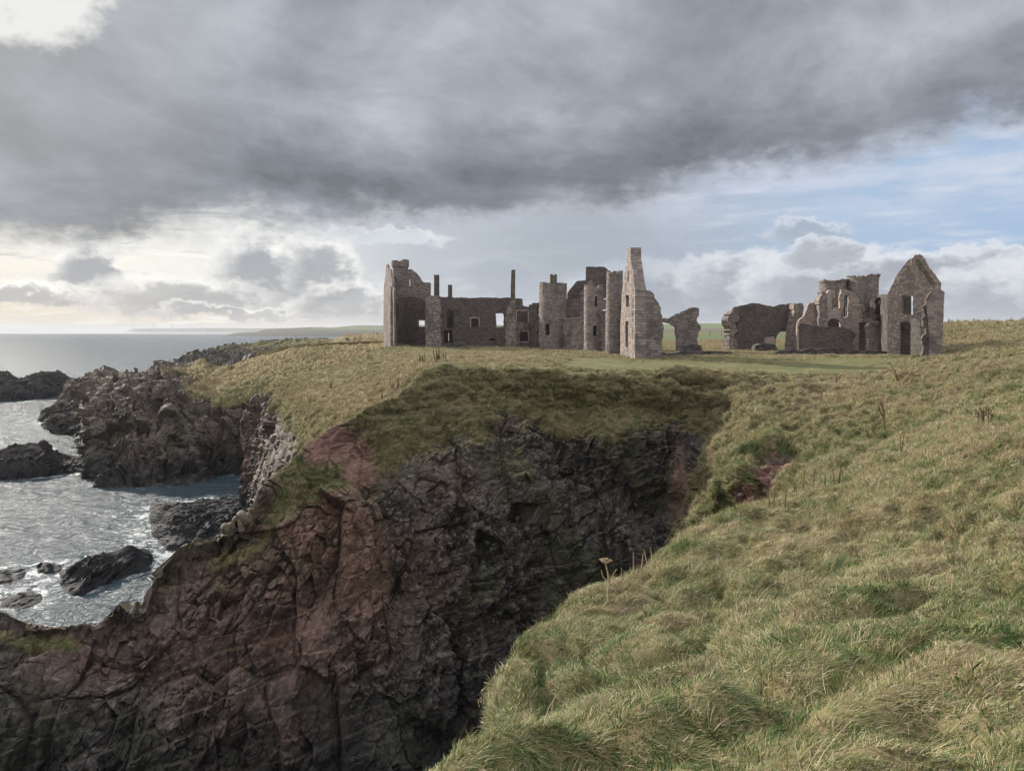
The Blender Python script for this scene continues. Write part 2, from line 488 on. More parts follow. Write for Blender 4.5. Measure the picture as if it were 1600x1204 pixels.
def mat_stone(name, base, dark, scale=1.0, mortar=(0.10, 0.085, 0.078), bw=0.62, bh=0.30, rubble=False, moss=0.0):
    """weathered granite masonry in the wall's own (along, up) metres = its UV"""
    m, k, b, _ = newmat(name)
    P = k.n('ShaderNodeNewGeometry').outputs['Position']
    uv = k.n('ShaderNodeUVMap').outputs[0]
    wn = k.noise(P, 1.6, 3, 0.5, out=1)
    wv = k.n('ShaderNodeVectorMath', operation='MULTIPLY_ADD')
    k.put(wv.inputs[0], wn); wv.inputs[1].default_value = (0.16, 0.10, 0) if not rubble else (0.5, 0.35, 0); k.put(wv.inputs[2], uv)
    if rubble:
        v = k.n('ShaderNodeTexVoronoi', feature='DISTANCE_TO_EDGE'); v2 = k.n('ShaderNodeTexVoronoi')
        mp = k.n('ShaderNodeMapping'); k.put(mp.inputs[0], wv.outputs[0]); mp.inputs['Scale'].default_value = (1.7, 2.9, 1)
        for q in (v, v2): k.put(q.inputs['Vector'], mp.outputs[0]); q.inputs['Scale'].default_value = 1.15
        joint = k.ss(v.outputs['Distance'], 0.02, 0.12)
        cell = k.sep(v2.outputs['Color'])[0]
    else:
        br = k.n('ShaderNodeTexBrick')
        k.put(br.inputs['Vector'], wv.outputs[0]); br.inputs['Scale'].default_value = 1.0
        br.inputs['Color1'].default_value = (1, 1, 1, 1); br.inputs['Color2'].default_value = (0, 0, 0, 1); br.inputs['Mortar'].default_value = (0.5, 0.5, 0.5, 1)
        br.inputs['Mortar Size'].default_value = 0.030; br.inputs['Mortar Smooth'].default_value = 0.5; br.inputs['Bias'].default_value = 0.0
        br.inputs['Brick Width'].default_value = bw; br.inputs['Row Height'].default_value = bh
        joint = k.sub(1.0, br.outputs['Fac']); cell = k.sep(br.outputs['Color'])[0]
    n1 = k.noise(P, 0.30, 5, 0.6); n2 = k.noise(P, 3.5, 6, 0.7)
    c = k.mix(k.ss(k.add(k.mul(cell, 0.6), k.mul(n2, 0.5)), 0.25, 0.85), dark, base)
    c = k.mix(k.mul(k.ss(n1, 0.50, 0.68), 0.55), c, tuple(x * 0.5 for x in dark))
    c = k.mix(k.mul(k.ss(n2, 0.58, 0.72), 0.40), c, (0.36, 0.33, 0.29))
    if moss:
        c = k.mix(k.mul(k.ss(k.noise(P, 0.7, 5, 0.65), 0.45, 0.6), moss), c, (0.10, 0.11, 0.035))
    c = k.mix(k.mul(k.sub(1.0, joint), 0.75), c, mortar)
    k.put(b.inputs['Base Color'], c)
    bump(k, b, k.add(k.mul(joint, 0.6), k.mul(n2, 0.8)), 0.9, 0.06)
    return m

M_TER = mat_terrain()
M_SEAROCK = mat_searock()
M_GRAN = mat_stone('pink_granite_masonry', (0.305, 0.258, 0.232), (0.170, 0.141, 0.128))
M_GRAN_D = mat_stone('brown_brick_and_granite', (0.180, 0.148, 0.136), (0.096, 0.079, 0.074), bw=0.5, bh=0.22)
M_RUB = mat_stone('grey_rubble_stonework', (0.40, 0.345, 0.305), (0.18, 0.148, 0.132), rubble=True)
M_ASH = mat_stone('large_ashlar_blocks', (0.325, 0.272, 0.245), (0.185, 0.152, 0.138), bw=0.95, bh=0.45)
M_PINK = mat_stone('warm_pink_granite', (0.46, 0.37, 0.32), (0.29, 0.225, 0.195))
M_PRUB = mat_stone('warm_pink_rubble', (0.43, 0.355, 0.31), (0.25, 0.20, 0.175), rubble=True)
M_RUBD = mat_stone('dark_shaded_rubble', (0.15, 0.125, 0.11), (0.07, 0.06, 0.054), rubble=True)  # dark rubble, also carries the side wall's shade in its colour
M_MOSS = mat_stone('mossy_stonework', (0.22, 0.19, 0.15), (0.10, 0.085, 0.07), moss=0.9, rubble=True)
M_DRY = mat_stone('dark_dry_stone', (0.17, 0.155, 0.145), (0.075, 0.068, 0.064), rubble=True, mortar=(0.03, 0.028, 0.026))

def mat_plain(name, col, rough=0.9, var=0.25, sc_=3.0):
    m, k, b, _ = newmat(name)
    P = k.n('ShaderNodeNewGeometry').outputs['Position']
    k.put(b.inputs['Base Color'], k.mix(k.ss(k.noise(P, sc_, 5, 0.6), 0.35, 0.65), tuple(x * (1 - var) for x in col), tuple(min(1, x * (1 + var)) for x in col)))
    b.inputs['Roughness'].default_value = rough
    return m
M_DRESS = mat_plain('dressed_pale_stone', (0.36, 0.31, 0.27))
M_PLASTER = mat_plain('old_lime_plaster', (0.42, 0.40, 0.34), var=0.2, sc_=1.5)
M_STALK = mat_plain('dead_brown_stalk', (0.11, 0.075, 0.045))
M_STALKP = mat_plain('dead_pale_stalk', (0.34, 0.26, 0.17))
M_WOOD = mat_plain('weathered_post_wood', (0.12, 0.10, 0.085))
M_WIRE = mat_plain('galvanised_wire', (0.16, 0.16, 0.16), 0.5)
M_TURB = mat_plain('pale_turbine_metal', (0.45, 0.46, 0.48), 0.5, 0.05)
M_SLATE = mat_plain('dark_slate', (0.06, 0.065, 0.075), 0.8)
M_TREE = mat_plain('far_dark_woodland', (0.035, 0.045, 0.025))

# ------------------------------------------------------------------ the chasm: one sheet from the near slope, down, up the far wall, to its lip
def world_row(lst, us):
    """lst: (px, py, Y) or (px, ('z', Z), Y). Interpolated in px, returned as world points (len(us), 3)"""
    px = [a[0] for a in lst]
    pts = []
    for a in lst:
        if isinstance(a[1], tuple):
            pts.append([(a[0] - 800.0) / F * a[2], a[2], a[1][1]])
        else:
            pts.append(at(a[0], a[1], a[2]))
    return pchip(px, np.array(pts), us)

def Zr(z): return ('z', z)

ROW_A0 = [(-900, 2300, 1.0), (-100, 2100, 1.3), (400, 1760, 1.9), (600, 1420, 2.9), (700, 1290, 3.6), (800, 1290, 3.4), (1000, 1280, 3.2), (1300, 1270, 3.0), (1600, 1250, 3.0), (2500, 1200, 3.0)]
ROW_A1 = [(-900, 2200, 1.2), (-100, 2000, 1.6), (400, 1680, 2.3), (600, 1360, 3.9), (700, 1230, 5.0), (800, 1150, 5.6), (850, 1092, 7), (920, 1060, 8), (1000, 1040, 8.5), (1100, 1000, 9.6), (1200, 980, 10), (1260, 960, 10.5),
          (1300, 930, 11), (1400, 880, 12.5), (1500, 840, 13.5), (1600, 800, 14.5), (1800, 740, 16), (2500, 700, 16)]
ROW_B = [(-900, 2100, 1.5), (-100, 1900, 2.0), (400, 1600, 2.8), (600, 1330, 4.6), (655, 1262, 5.3), (690, 1206, 6.0), (720, 1130, 7.0), (762, 1085, 7.8), (800, 1040, 9), (822, 995, 10.4), (850, 965, 12), (880, 948, 13.2), (920, 925, 15), (960, 915, 16.5),
         (1000, 896, 18.5), (1040, 868, 21), (1100, 830, 25), (1150, 815, 28), (1200, 801, 31), (1260, 777, 36), (1300, 745, 41), (1400, 690, 45), (1500, 650, 45), (1600, 610, 48), (1800, 560, 50), (2500, 518, 50)]
ROW_C = [(-900, Zr(-3), 5), (-100, Zr(-3), 6.5), (400, Zr(-3), 8), (690, Zr(-3), 9.5), (800, Zr(-3), 13), (920, Zr(-3), 19), (1000, Zr(0), 23), (1060, Zr(4), 28), (1100, Zr(12), 31), (1160, Zr(19), 34), (1200, Zr(24), 37), (1260, Zr(27.6), 40), (1300, Zr(29.6), 44),
         (1400, 681, 48), (1500, 643, 48), (1600, 602, 52), (1800, 557, 54), (2500, 517, 54)]
ROW_D = [(-900, Zr(-3), 40), (-400, Zr(-3), 43), (0, Zr(-3), 45), (150, Zr(-3), 47), (262, Zr(-3), 49), (400, Zr(-3), 51), (540, Zr(-3), 54), (600, Zr(-3), 55), (680, Zr(-3), 57), (760, Zr(-3), 60), (860, Zr(-3), 62), (1000, Zr(-3), 66), (1045, Zr(0), 64),
         (1075, Zr(6), 58), (1100, Zr(10), 52), (1160, Zr(18), 48), (1200, Zr(22.5), 48), (1260, Zr(28), 48), (1300, 723, 48), (1400, 668, 52), (1500, 632, 52), (1600, 594, 57), (1800, 554, 60), (2500, 515, 60)]
ROW_E = [(-900, 1230, 52), (-400, 1120, 53), (0, 1082, 52), (150, 1080, 53), (262, 1000, 56), (400, 950, 58.5), (450, 900, 60), (540, 880, 61.5), (600, 880, 63), (680, 880, 65), (760, 880, 67), (860, 880, 71), (960, 860, 76), (1000, 850, 78), (1040, 850, 78), (1062, 850, 74), (1080, 832, 70),
         (1100, 806, 65), (1140, 783, 58), (1200, 757, 54), (1260, 733, 52), (1300, 701, 53), (1400, 650, 56), (1500, 620, 57), (1600, 588, 62), (1800, 550, 66), (2500, 513, 66)]
ROW_F = [(-900, 1160, 55), (-400, 1060, 55), (0, 1010, 54.5), (150, 1020, 55), (200, 985, 57), (235, 960, 58), (262, 925, 59), (400, 870, 61), (450, 805, 62.5), (540, 760, 65), (600, 730, 68), (680, 700, 71), (760, 690, 73), (860, 700, 75), (950, 695, 77), (1000, 690, 78), (1040, 695, 80), (1062, 705, 78), (1080, 712, 75),
         (1100, 712, 71), (1140, 708, 65), (1200, 700, 60), (1260, 688, 60), (1300, 668, 60), (1400, 630, 62), (1500, 606, 64), (1600, 580, 70), (1800, 547, 74), (2500, 512, 74)]
ROW_G = [(-900, 1140, 58), (-400, 1045, 58), (0, 984, 55.5), (150, 997, 56), (190, 958, 57), (232, 945, 58), (262, 893, 60), (330, 865, 61), (400, 830, 62), (450, 760, 63.5), (500, 715, 65), (540, 697, 67), (600, 670, 70), (680, 640, 74), (760, 630, 77), (860, 640, 79), (1000, 640, 81), (1060, 640, 80), (1100, 643, 78),
         (1140, 643, 75), (1200, 640, 71), (1260, 638, 70), (1300, 628, 70), (1400, 606, 72), (1500, 589, 74), (1600, 570, 80), (1800, 543, 84), (2500, 511, 84)]
ROW_H = [(-900, 1120, 60), (-400, 1030, 60), (-100, 975, 57), (0, 962, 56), (40, 967, 56), (90, 977, 56), (150, 976, 56), (168, 958, 56.5), (178, 944, 57), (190, 940, 57), (204, 952, 57), (222, 950, 57.5), (234, 915, 58), (246, 885, 59.5), (262, 866, 60), (300, 852, 60.5), (330, 843, 61), (370, 820, 62), (396, 801, 62.5), (410, 768, 63),
         (430, 742, 64), (450, 720, 64.5), (480, 690, 65.5), (500, 676, 66), (545, 654, 68), (575, 636, 69.5), (600, 626, 71), (640, 602, 74), (662, 580, 77), (700, 574, 79), (760, 575, 80), (860, 578, 81), (920, 586, 82), (1000, 580, 84), (1050, 576, 84), (1100, 580, 85), (1160, 590, 84), (1220, 600, 82), (1300, 596, 84),
         (1400, 585, 85), (1500, 570, 88), (1600, 556, 95), (1800, 538, 98), (2500, 511, 98)]

def ground_z(px, Y):
    """plateau surface used to seat the castle: depression below the eye as a function of distance"""
    d = np.interp(Y, [86, 98, 118, 150, 165, 175, 230], [4.75, 4.7, 4.75, 4.6, 4.3, 4.1, 3.7])
    return EYE - d

def back_row(which):
    out = []
    for (px, py, Y) in ROW_H:
        if which == 'I':
            if px < 400: out.append((px, Zr(max(-3, float(at(px, py, Y)[2]) - 6)), Y + 2.5))
            elif px < 660: out.append((px, Zr(float(at(px, py, Y)[2]) - 2.0), Y + 2.0))
            else: out.append((px, Zr(float(at(px, py, Y)[2]) + (0.12 if px < 1200 else 0.0)), Y + 2.5))
        else:
            if px < 660: out.append((px, Zr(-3), Y + 9))
            else: out.append((px, Zr(float(at(px, py, Y)[2]) - 3.0), Y + 7))
    return out

def px_columns():
    return np.concatenate([np.linspace(-900, -80, 60, endpoint=False), np.linspace(-80, 1680, 1300, endpoint=False), np.linspace(1680, 2500, 50)])

US = px_columns()
def sheet(rows, segs, us):
    K = np.stack([world_row(r, us) for r in rows])                  # (nrows, nu, 3)
    t = np.concatenate([np.linspace(i, i + 1, n, endpoint=False) for i, n in enumerate(segs)] + [[len(segs)]])
    # parametrise each column by real distance so that pchip tangents are sane
    G = pchip(np.arange(len(rows)), K, t)
    return np.transpose(G, (1, 0, 2)), t

def blobmask(PX, PY, lst):
    m = np.zeros_like(PX)
    for (x, y, rx, ry, a) in lst:
        m = np.maximum(m, a * np.exp(-(((PX - x) / rx) ** 2 + ((PY - y) / ry) ** 2)))
    return m

def stretch_damp(P, lim=0.55):
    d = np.linalg.norm(np.gradient(P, axis=0), axis=-1)
    return smooth2(np.clip(lim / (d + 1e-6), 0.12, 1), 3, 2)

def rock_relief(P, n, w, big=1.3, seed=0, fine=True):
    """push rock out into buttresses, blocks and splinters"""
    idx = np.nonzero(w.ravel() > 0.02)[0]
    Q = P.reshape(-1, 3)[idx].copy()
    # rotate the frame so that beds dip to the right
    a = R(24); c, s = math.cos(a), math.sin(a)
    Q2 = np.stack([Q[:, 0] * c - Q[:, 2] * s, Q[:, 1], Q[:, 0] * s + Q[:, 2] * c], -1)
    wob = np.stack([fbm(Q, 5.0, 2, seed + 40 + i) for i in range(3)], -1)
    f1, c1 = facets(Q + wob * 1.2, (4.6, 4.6, 11.0), seed + 1, 1.5)
    brk = np.clip(.80 + 1.1 * fbm(Q, 6.0, 2, seed + 60), .35, 1.25)
    c1 = np.clip(c1 + .5 * np.clip(fbm(Q, 4.0, 2, seed + 61) + .3, 0, 1), 0, 1)
    f2, c2 = facets(Q2 + wob * 0.4, (1.5, 1.5, 3.4), seed + 2, 1.2)
    zb = (Q[:, 2] - 0.22 * Q[:, 0] + 0.9 * fbm(Q, 5.0, 2, seed + 8)) / 1.55
    bed = zb - np.floor(zb); amt = .35 + .65 * _h(np.floor(zb).astype(np.int64), np.floor(Q[:, 0] / 3.2 + _h(np.floor(zb).astype(np.int64), np.zeros(len(Q), np.int64), np.zeros(len(Q), np.int64), 5)).astype(np.int64), np.zeros(len(Q), np.int64), seed + 9)
    ledge = (bed * (bed < .93) - .45) * amt
    butt = fbm(Q * np.array([1, 1, .22]), 9.0, 3, seed + 5)
    d = big * (f1 * 0.95 + 1.9 * butt) + 0.66 * brk * f2 + 0.75 * ledge * (.35 + .65 * brk) + 0.7 * (.5 - np.abs(fbm(Q, (3.4, 3.4, 13.0), 2, seed + 7)) * 2) - 0.38 * (1 - c1) ** 2 - 0.14 * brk * (1 - c2) ** 2
    if fine:
        f3, c3 = facets(Q2 + wob * 0.1, (0.62, 0.62, 1.2), seed + 3, 1.3)
        f4, c4 = facets(Q2, (0.32, 0.32, 0.42), seed + 4, 1.2)
        d += brk * (0.24 * f3 - 0.05 * (1 - c3) + 0.05 * f4)
    D = np.zeros(w.size); D[idx] = d
    return D.reshape(w.shape) * w

def hummock(P):
    """0 in the creases between tussocks .. 1 on their backs; combed lower-left to upper-right"""
    a = R(28); c, sn = math.cos(a), math.sin(a)
    x, y = P[..., 0] * c + P[..., 1] * sn, -P[..., 0] * sn + P[..., 1] * c
    w = vnoise(P, 1.7, 55) * .5
    Q = np.stack([x + w, y + w, P[..., 2]], -1)
    n1 = np.abs(vnoise(Q, (1.15, .62, .8), 50)); n2 = np.abs(vnoise(Q, (.50, .32, .4), 52))
    return np.sqrt(np.clip(n1 * 1.3, 0, 1)), np.sqrt(np.clip(n2 * 1.3, 0, 1))

def turf_relief(P, w, seed=0, a=1.0):
    h1, h2 = hummock(P)
    return (0.52 * h1 + 0.22 * h2 + fbm(P, 2.4, 3, seed + 51) * 0.42 - .42) * a * w

def build_chasm():
    rows = [[(a[0], Zr(EYE - 1.4), -6.0) for a in ROW_A0]]
    # first row behind the viewer: spread in x
    segs = [16, 150, 190, 60, 24, 190, 190, 120, 120, 14, 8]
    low = lambda Rw, dz: [(a, b + (dz / c * F if a < 1150 else 0), c) for a, b, c in Rw]
    rows = [ROW_A0, ROW_A0, low(ROW_A1, .16), low(ROW_B, .26), ROW_C, ROW_D, ROW_E, ROW_F, ROW_G, ROW_H, back_row('I'), back_row('J')]
    G, t = sheet(rows, segs, US)
    # the strip from behind the viewer to row A0
    k0 = segs[0]
    X0 = np.interp(US, [-900, 0, 1600, 2500], [-9, -3.5, 4.5, 12])
    s = (t[:k0 + 1] / 1.0)[None, :, None]
    P0 = np.stack([X0, np.full_like(X0, -7.0), EYE - 1.3 + 0.03 * X0], -1)[:, None, :]
    A = G[:, k0:k0 + 1, :]
    strip = P0 * (1 - s) + A * s
    bl = np.array([0, 0, 1.0])
    feet_z = (EYE - 1.62 - np.hypot(strip[..., 0], strip[..., 1]) * 0.14)
    m = (s[..., 0] * (1 - s[..., 0]) * 4)
    strip[..., 2] = strip[..., 2] * (1 - m) + feet_z * m
    G[:, :k0 + 1] = strip
    G[:, :] = G
    nu, nv = G.shape[:2]
    win = (np.interp(t, [4, 5, 8.2, 8.9], [0, 1, 1, 0])[None, :] * np.interp(US, [700, 900, 1230, 1290], [0, .8, 1, 0])[:, None])[..., None]
    wx = np.stack([fbm(G, 11.0, 3, 501), fbm(G, 11.0, 3, 502), 0 * G[..., 0]], -1)
    G = G + wx * win * np.array([5.0, 5.0, 0])
    # the slot of the gully leans: shift it rightwards with height
    G[..., 0] += win[..., 0] * np.exp(-((US[:, None] - 1075) / 60) ** 2) * np.interp(t, [4, 6, 8], [-3, 0, 4.5])[None, :]
    PX, PY = project(G)
    T = np.broadcast_to(t, (nu, nv)); U = np.broadcast_to(US[:, None], (nu, nv))
    # rock weight by row position t: B=3 C=4 D=5 E=6 F=7 G=8 H=9
    wr = np.interp(t, [0, 2.9, 3.05, 3.15, 6.6, 7.0, 7.45, 8.0, 11], [0, 0, .25, 1, 1, 0.85, 0.25, 0, 0])[None, :] * np.ones((nu, 1))
    ridge = np.clip((475 - U) / 60, 0, 1) * np.interp(t, [5, 8.9, 9.0, 9.5, 11], [0, .95, .8, 1, 1])[None, :]      # bare ridge on the left
    wr = np.maximum(wr, ridge)
    bowl = np.interp(U + 30 * fbm(G, 4.0, 3, 61), [1035, 1075, 1120], [0, .6, 1])
    wr = wr * (1 - bowl * np.interp(t, [3.2, 4.6], [0, 1])[None, :])
    wr = np.where((U > 1250), 0, wr)
    nse = fbm(G, 5.0, 3, 3)
    near_t = np.clip(1 - np.abs(T - 7.4) / 1.0, 0, 1)
    wr = np.clip(wr + near_t * nse * 1.25 * (bowl < .5), 0, 1)
    # painted kinds of ground (red earth scars, straw, lawn)
    red = blobmask(PX, PY, [(520, 700, 50, 42, 2.4), (560, 725, 34, 50, 2.1), (500, 790, 40, 50, 1.5), (540, 830, 40, 60, 1.35), (470, 760, 60, 60, 1.0), (500, 850, 110, 100, 1.1), (560, 900, 70, 130, 1.0), (450, 980, 120, 100, .9), (350, 920, 100, 70, .8), (330, 1010, 120, 90, .7), (640, 900, 60, 90, .5), (420, 1120, 120, 90, .5),
                            (250, 1010, 80, 60, .6), (120, 1010, 100, 60, .55), (640, 650, 45, 8, .8), (700, 760, 50, 50, .35), (1065, 775, 16, 70, 1.2), (1215, 715, 22, 18, 2.0), (1190, 745, 22, 40, 1.9), (1160, 775, 22, 40, 1.5), (800, 660, 40, 14, .4)])
    scar = blobmask(PX, PY, [(1215, 715, 28, 16, 1.0), (1192, 745, 20, 34, 1.0), (1160, 785, 26, 34, .9), (1068, 775, 12, 80, .8), (520, 695, 55, 40, 1.0), (560, 730, 40, 40, .9)]) * (T > 4.2)
    scar = np.where((T > 4.2), np.clip(scar * 1.35 + nse * .25 * (scar > .15), 0, 1), 0)
    wr_vis = np.maximum(wr, scar)
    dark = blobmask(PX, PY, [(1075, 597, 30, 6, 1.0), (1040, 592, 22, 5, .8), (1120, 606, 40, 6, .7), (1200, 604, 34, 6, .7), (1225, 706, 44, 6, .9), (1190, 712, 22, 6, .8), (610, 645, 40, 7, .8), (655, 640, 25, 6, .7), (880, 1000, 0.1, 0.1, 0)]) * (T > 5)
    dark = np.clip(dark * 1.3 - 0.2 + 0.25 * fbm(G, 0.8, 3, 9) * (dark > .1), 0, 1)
    straw = np.clip(0.30 * fbm(G, 6, 3, 12) + 0.10 + 0.5 * np.exp(-((PX - 1380) / 160) ** 2 - ((PY - 620) / 60) ** 2) + .25 * (T < 3.1), 0, 1)
    lawn = np.interp(T, [8.9, 9.3], [0, 1]) * (U > 660) * (U < 1420)
    n = normals(smooth2(G, 4, 2))
    n = np.where((n[..., 2:3] < 0) & (np.abs(n[..., 2:3]) > .3), -n, n)
    n = np.where(n[..., 1:2] > 0.4, np.where(n[..., 2:3] < 0, -n, n), n)
    # make the normals point out of the ground consistently (towards the sky or the void)
    sgn = np.sign(n[nu // 2, 100, 2]); n = n * sgn if np.mean(np.cross(np.gradient(G, axis=0), np.gradient(G, axis=1))[..., 2] > 0) > 0.5 else n
    c = np.cross(np.gradient(smooth2(G, 4, 2), axis=0), np.gradient(smooth2(G, 4, 2), axis=1)); c /= np.linalg.norm(c, axis=-1, keepdims=True) + 1e-9
    n = c * np.sign(np.median(c[:, 60:150, 2]))
    hard = wr_vis * (1 - 0.75 * scar) * np.interp(t, [3.0, 3.7, 8.2, 9.3], [.12, 1, 1, .4])[None, :]
    D = rock_relief(G, n, hard, 1.25, 0)
    amp = np.interp(T, [0, 1.2, 2.2, 3, 4, 7, 9, 9.6], [0.5, .8, 1.0, 0.8, 1.3, 1.7, 1.3, .2]) * np.interp(U, [640, 760], [.45, 1])
    tw = (1 - np.clip(wr, 0, 1) * 0.8) * (1 - 0.6 * scar)
    D = D + turf_relief(G, tw, 0, 1.0) * amp
    # lumpy folds of sliding turf on the far slope
    fold = np.interp(T, [6.3, 7.2, 8.8, 9.1], [0, 1, 1, 0]) * (1 - wr * .6) * np.interp(U, [430, 560], [0, 1])
    D = D + fold * (fbm(G, (2.2, 2.2, 1.4), 4, 77) * 0.55 + 0.35 * (1 - np.abs(fbm(G, (3.2, 3.2, 1.8), 3, 78)) * 2.2))
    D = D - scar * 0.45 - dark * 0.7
    # keep the silhouette lip of the near slope where it is, roughly
    P = G + n * D[..., None]
    # splintered crest along the bare ridge
    j = np.interp(t, [8.3, 9.0, 9.6], [0, 1, 0.4])[None, :] * np.clip((430 - U) / 40, 0, 1)
    P[..., 2] += j * (fbm(G * np.array([1, .3, .3]), 1.6, 3, 31) * 0.8)
    sm = ((wr_vis[:-1, :-1] < 0.45)).ravel()
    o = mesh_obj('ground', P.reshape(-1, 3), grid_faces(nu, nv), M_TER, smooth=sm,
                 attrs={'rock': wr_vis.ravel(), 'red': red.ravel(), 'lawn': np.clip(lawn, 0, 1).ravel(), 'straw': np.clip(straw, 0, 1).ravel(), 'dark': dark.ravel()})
    tag(o, kind='structure')
    return dict(P=P, rock=wr_vis, lawn=lawn, T=T, U=U, dark=dark, straw=straw, red=red)
CH = build_chasm()

# ------------------------------------------------------------------ the plateau the castle stands on, and the straw slope
def build_plateau():
    def D(d): return Zr(EYE - d)
    P0 = [(330, Zr(-3), 100), (390, Zr(-3), 100), (420, Zr(-3), 90), (450, Zr(0), 80), (500, Zr(15), 71), (560, Zr(22), 71), (600, Zr(27), 73), (662, Zr(30), 78), (760, Zr(31), 80.5), (1000, Zr(31), 84.5), (1300, Zr(29), 84), (1450, Zr(30), 86), (1600, Zr(32), 94), (2500, Zr(35), 98)]
    P1 = [(330, Zr(-3), 140), (390, Zr(-1), 140), (405, 790, 118), (420, 782, 96), (450, 760, 85), (500, 700, 74), (560, 650, 74), (600, 628, 75), (662, 581, 79.5), (700, 575.5, 81), (760, 576, 82), (1000, 580, 86), (1300, 595, 86), (1450, 577, 88), (1500, 569, 90), (1600, 555.5, 96), (1800, 537, 99), (2500, 511, 99)]
    P2 = [(330, Zr(-3), 150), (378, Zr(-2), 150), (395, 735, 148), (420, 720, 122), (450, 700, 95), (500, 650, 85), (560, 617, 86), (600, 600, 88), (662, 568, 92), (760, 564, 95), (1000, 569, 98), (1300, 576, 99), (1450, 568, 103), (1500, 560, 105), (1600, 546, 110), (1800, 533, 112), (2500, 510, 112)]
    P3 = [(330, Zr(-3), 160), (374, Zr(-2), 152), (392, 680, 151), (420, 655, 135), (450, 637, 115), (500, 607, 105), (560, 586, 108), (600, 573, 110), (662, 558, 112), (760, D(4.4), 118), (1000, D(4.75), 118), (1300, D(4.75), 120), (1450, D(4.7), 125), (1500, 550, 128), (1600, 533, 135), (1800, 525, 135), (2500, 508, 135)]
    P4 = [(330, Zr(-3), 170), (372, Zr(-2), 154), (388, 645, 154), (412, 616, 150), (433, 597, 145), (470, 585, 142), (520, 577, 142), (550, 567, 145), (580, 553, 150), (600, 546, 158), (662, 542.5, 162), (760, D(4.2), 165), (1000, D(4.4), 160), (1300, D(4.5), 155), (1450, D(3.6), 160), (1500, 531, 165), (1600, 516, 172), (1800, 514, 172), (2500, 505, 172)]
    P5 = [(330, Zr(-3), 200), (372, Zr(-3), 180), (412, Zr(18), 165), (470, Zr(23), 158), (550, Zr(27), 160), (580, Zr(30), 168), (600, Zr(32.5), 180), (662, D(4.2), 190), (760, D(4.2), 200), (1000, D(4.2), 225), (1110, D(3.9), 225), (1300, D(3.0), 225), (1450, D(0.5), 225), (1490, 506.5, 230), (1600, 505.5, 230), (1800, 505, 230), (2500, 505, 230)]
    P6 = [(330, Zr(-3), 260), (372, Zr(-3), 240), (600, Zr(-3), 240), (662, Zr(10), 280), (760, D(9), 330), (1000, D(8), 420), (1110, D(7.0), 420), (1300, D(6), 420), (1450, D(4), 420), (1600, D(2), 420), (2500, D(2), 420)]
    us = np.concatenate([np.linspace(330, 368, 14, endpoint=False), np.linspace(368, 425, 260, endpoint=False), np.linspace(425, 480, 90, endpoint=False), np.linspace(480, 1680, 880, endpoint=False), np.linspace(1680, 2500, 40)])
    rows = [P0, P1, P2, P3, P4, P5, P6]
    segs = [20, 110, 110, 110, 90, 50]
    G, t = sheet(rows, segs, us)
    nu, nv = G.shape[:2]
    PX, PY = project(G)
    T = np.broadcast_to(t, (nu, nv)); U = np.broadcast_to(us[:, None], (nu, nv))
    nse = fbm(G, 6.0, 3, 23)
    # the cliff and scree at the left foot of the straw slope
    edge = np.interp(T, [1, 2, 3, 4], [486, 462, 436, 412])
    wr = np.clip((edge + 14 - U) / 22 + nse * 0.55, 0, 1)
    wr = np.maximum(wr, np.clip((1.35 - T) * 2, 0, 1) * (U < 520))
    wr = np.where(T > 4.15, np.clip((430 - U) / 30, 0, 1), wr)
    bl = lambda L: blobmask(PX, PY, L)
    lawn = bl([(1050, 572, 260, 9, 1.4), (930, 566, 60, 9, 1.4), (1250, 575, 180, 10, 1.4), (1330, 566, 90, 8, 1.2), (880, 552, 60, 4, .6), (760, 545, 90, 3, .7), (640, 549, 60, 4, .7)])
    lawn = np.clip(lawn - 0.40 + 0.45 * nse + .25 * fbm(G, 1.6, 3, 24), 0, 1) * (PX > 600)
    straw = np.clip(bl([(560, 620, 90, 30, 1.2), (640, 575, 70, 22, 1.1), (760, 566, 120, 9, 1.3), (850, 570, 40, 8, 1.0), (500, 610, 60, 22, 1.0), (1500, 540, 140, 26, .6), (1300, 553, 200, 4, .9), (1110, 540, 60, 10, 1.2)]) + .2 * nse, 0, 1) * (1 - lawn)
    straw = np.where(T > 4.6, np.maximum(straw, .75), straw)
    green_rim = bl([(620, 552, 50, 5, 1.0), (585, 570, 14, 8, .8), (450, 600, 60, 10, .9), (530, 575, 60, 6, .6), (430, 640, 30, 30, 1.0), (450, 690, 50, 40, 1.0)])
    straw = straw * (1 - np.clip(green_rim, 0, 1))
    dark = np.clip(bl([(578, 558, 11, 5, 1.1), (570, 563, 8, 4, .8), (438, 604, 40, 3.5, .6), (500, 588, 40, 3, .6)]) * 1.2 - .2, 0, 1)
    c = np.cross(np.gradient(smooth2(G, 4, 2), axis=0), np.gradient(smooth2(G, 4, 2), axis=1)); c /= np.linalg.norm(c, axis=-1, keepdims=True) + 1e-9
    n = c * np.sign(np.median(c[500:1100, 200:400, 2]))
    Dd = rock_relief(G, n, wr, 0.9, 11, False) * stretch_damp(G) * .75
    wr = wr * np.where(U < 475, .80, 1)
    amp = np.interp(T, [0, 1, 2, 4, 5, 6], [1, 1, 1, 1, 2, 3]) * (1 - 0.93 * np.clip(lawn * 1.6, 0, 1)) * np.where(U > 1430, 1.5, 1.0) * np.where((U > 640) & (U < 1420) & (T > 2.5), .5, 1)
    Dd = Dd + turf_relief(G, 1 - wr * .8, 20) * amp - dark * 0.8
    lumps = np.clip((470 - U) / 40, 0, 1) + np.clip(bl([(430, 640, 45, 40, 1), (450, 690, 60, 40, 1)]), 0, 1)
    Dd = Dd + lumps * 0.5 * fbm(G, 3, 4, 91)
    P = G + n * Dd[..., None]
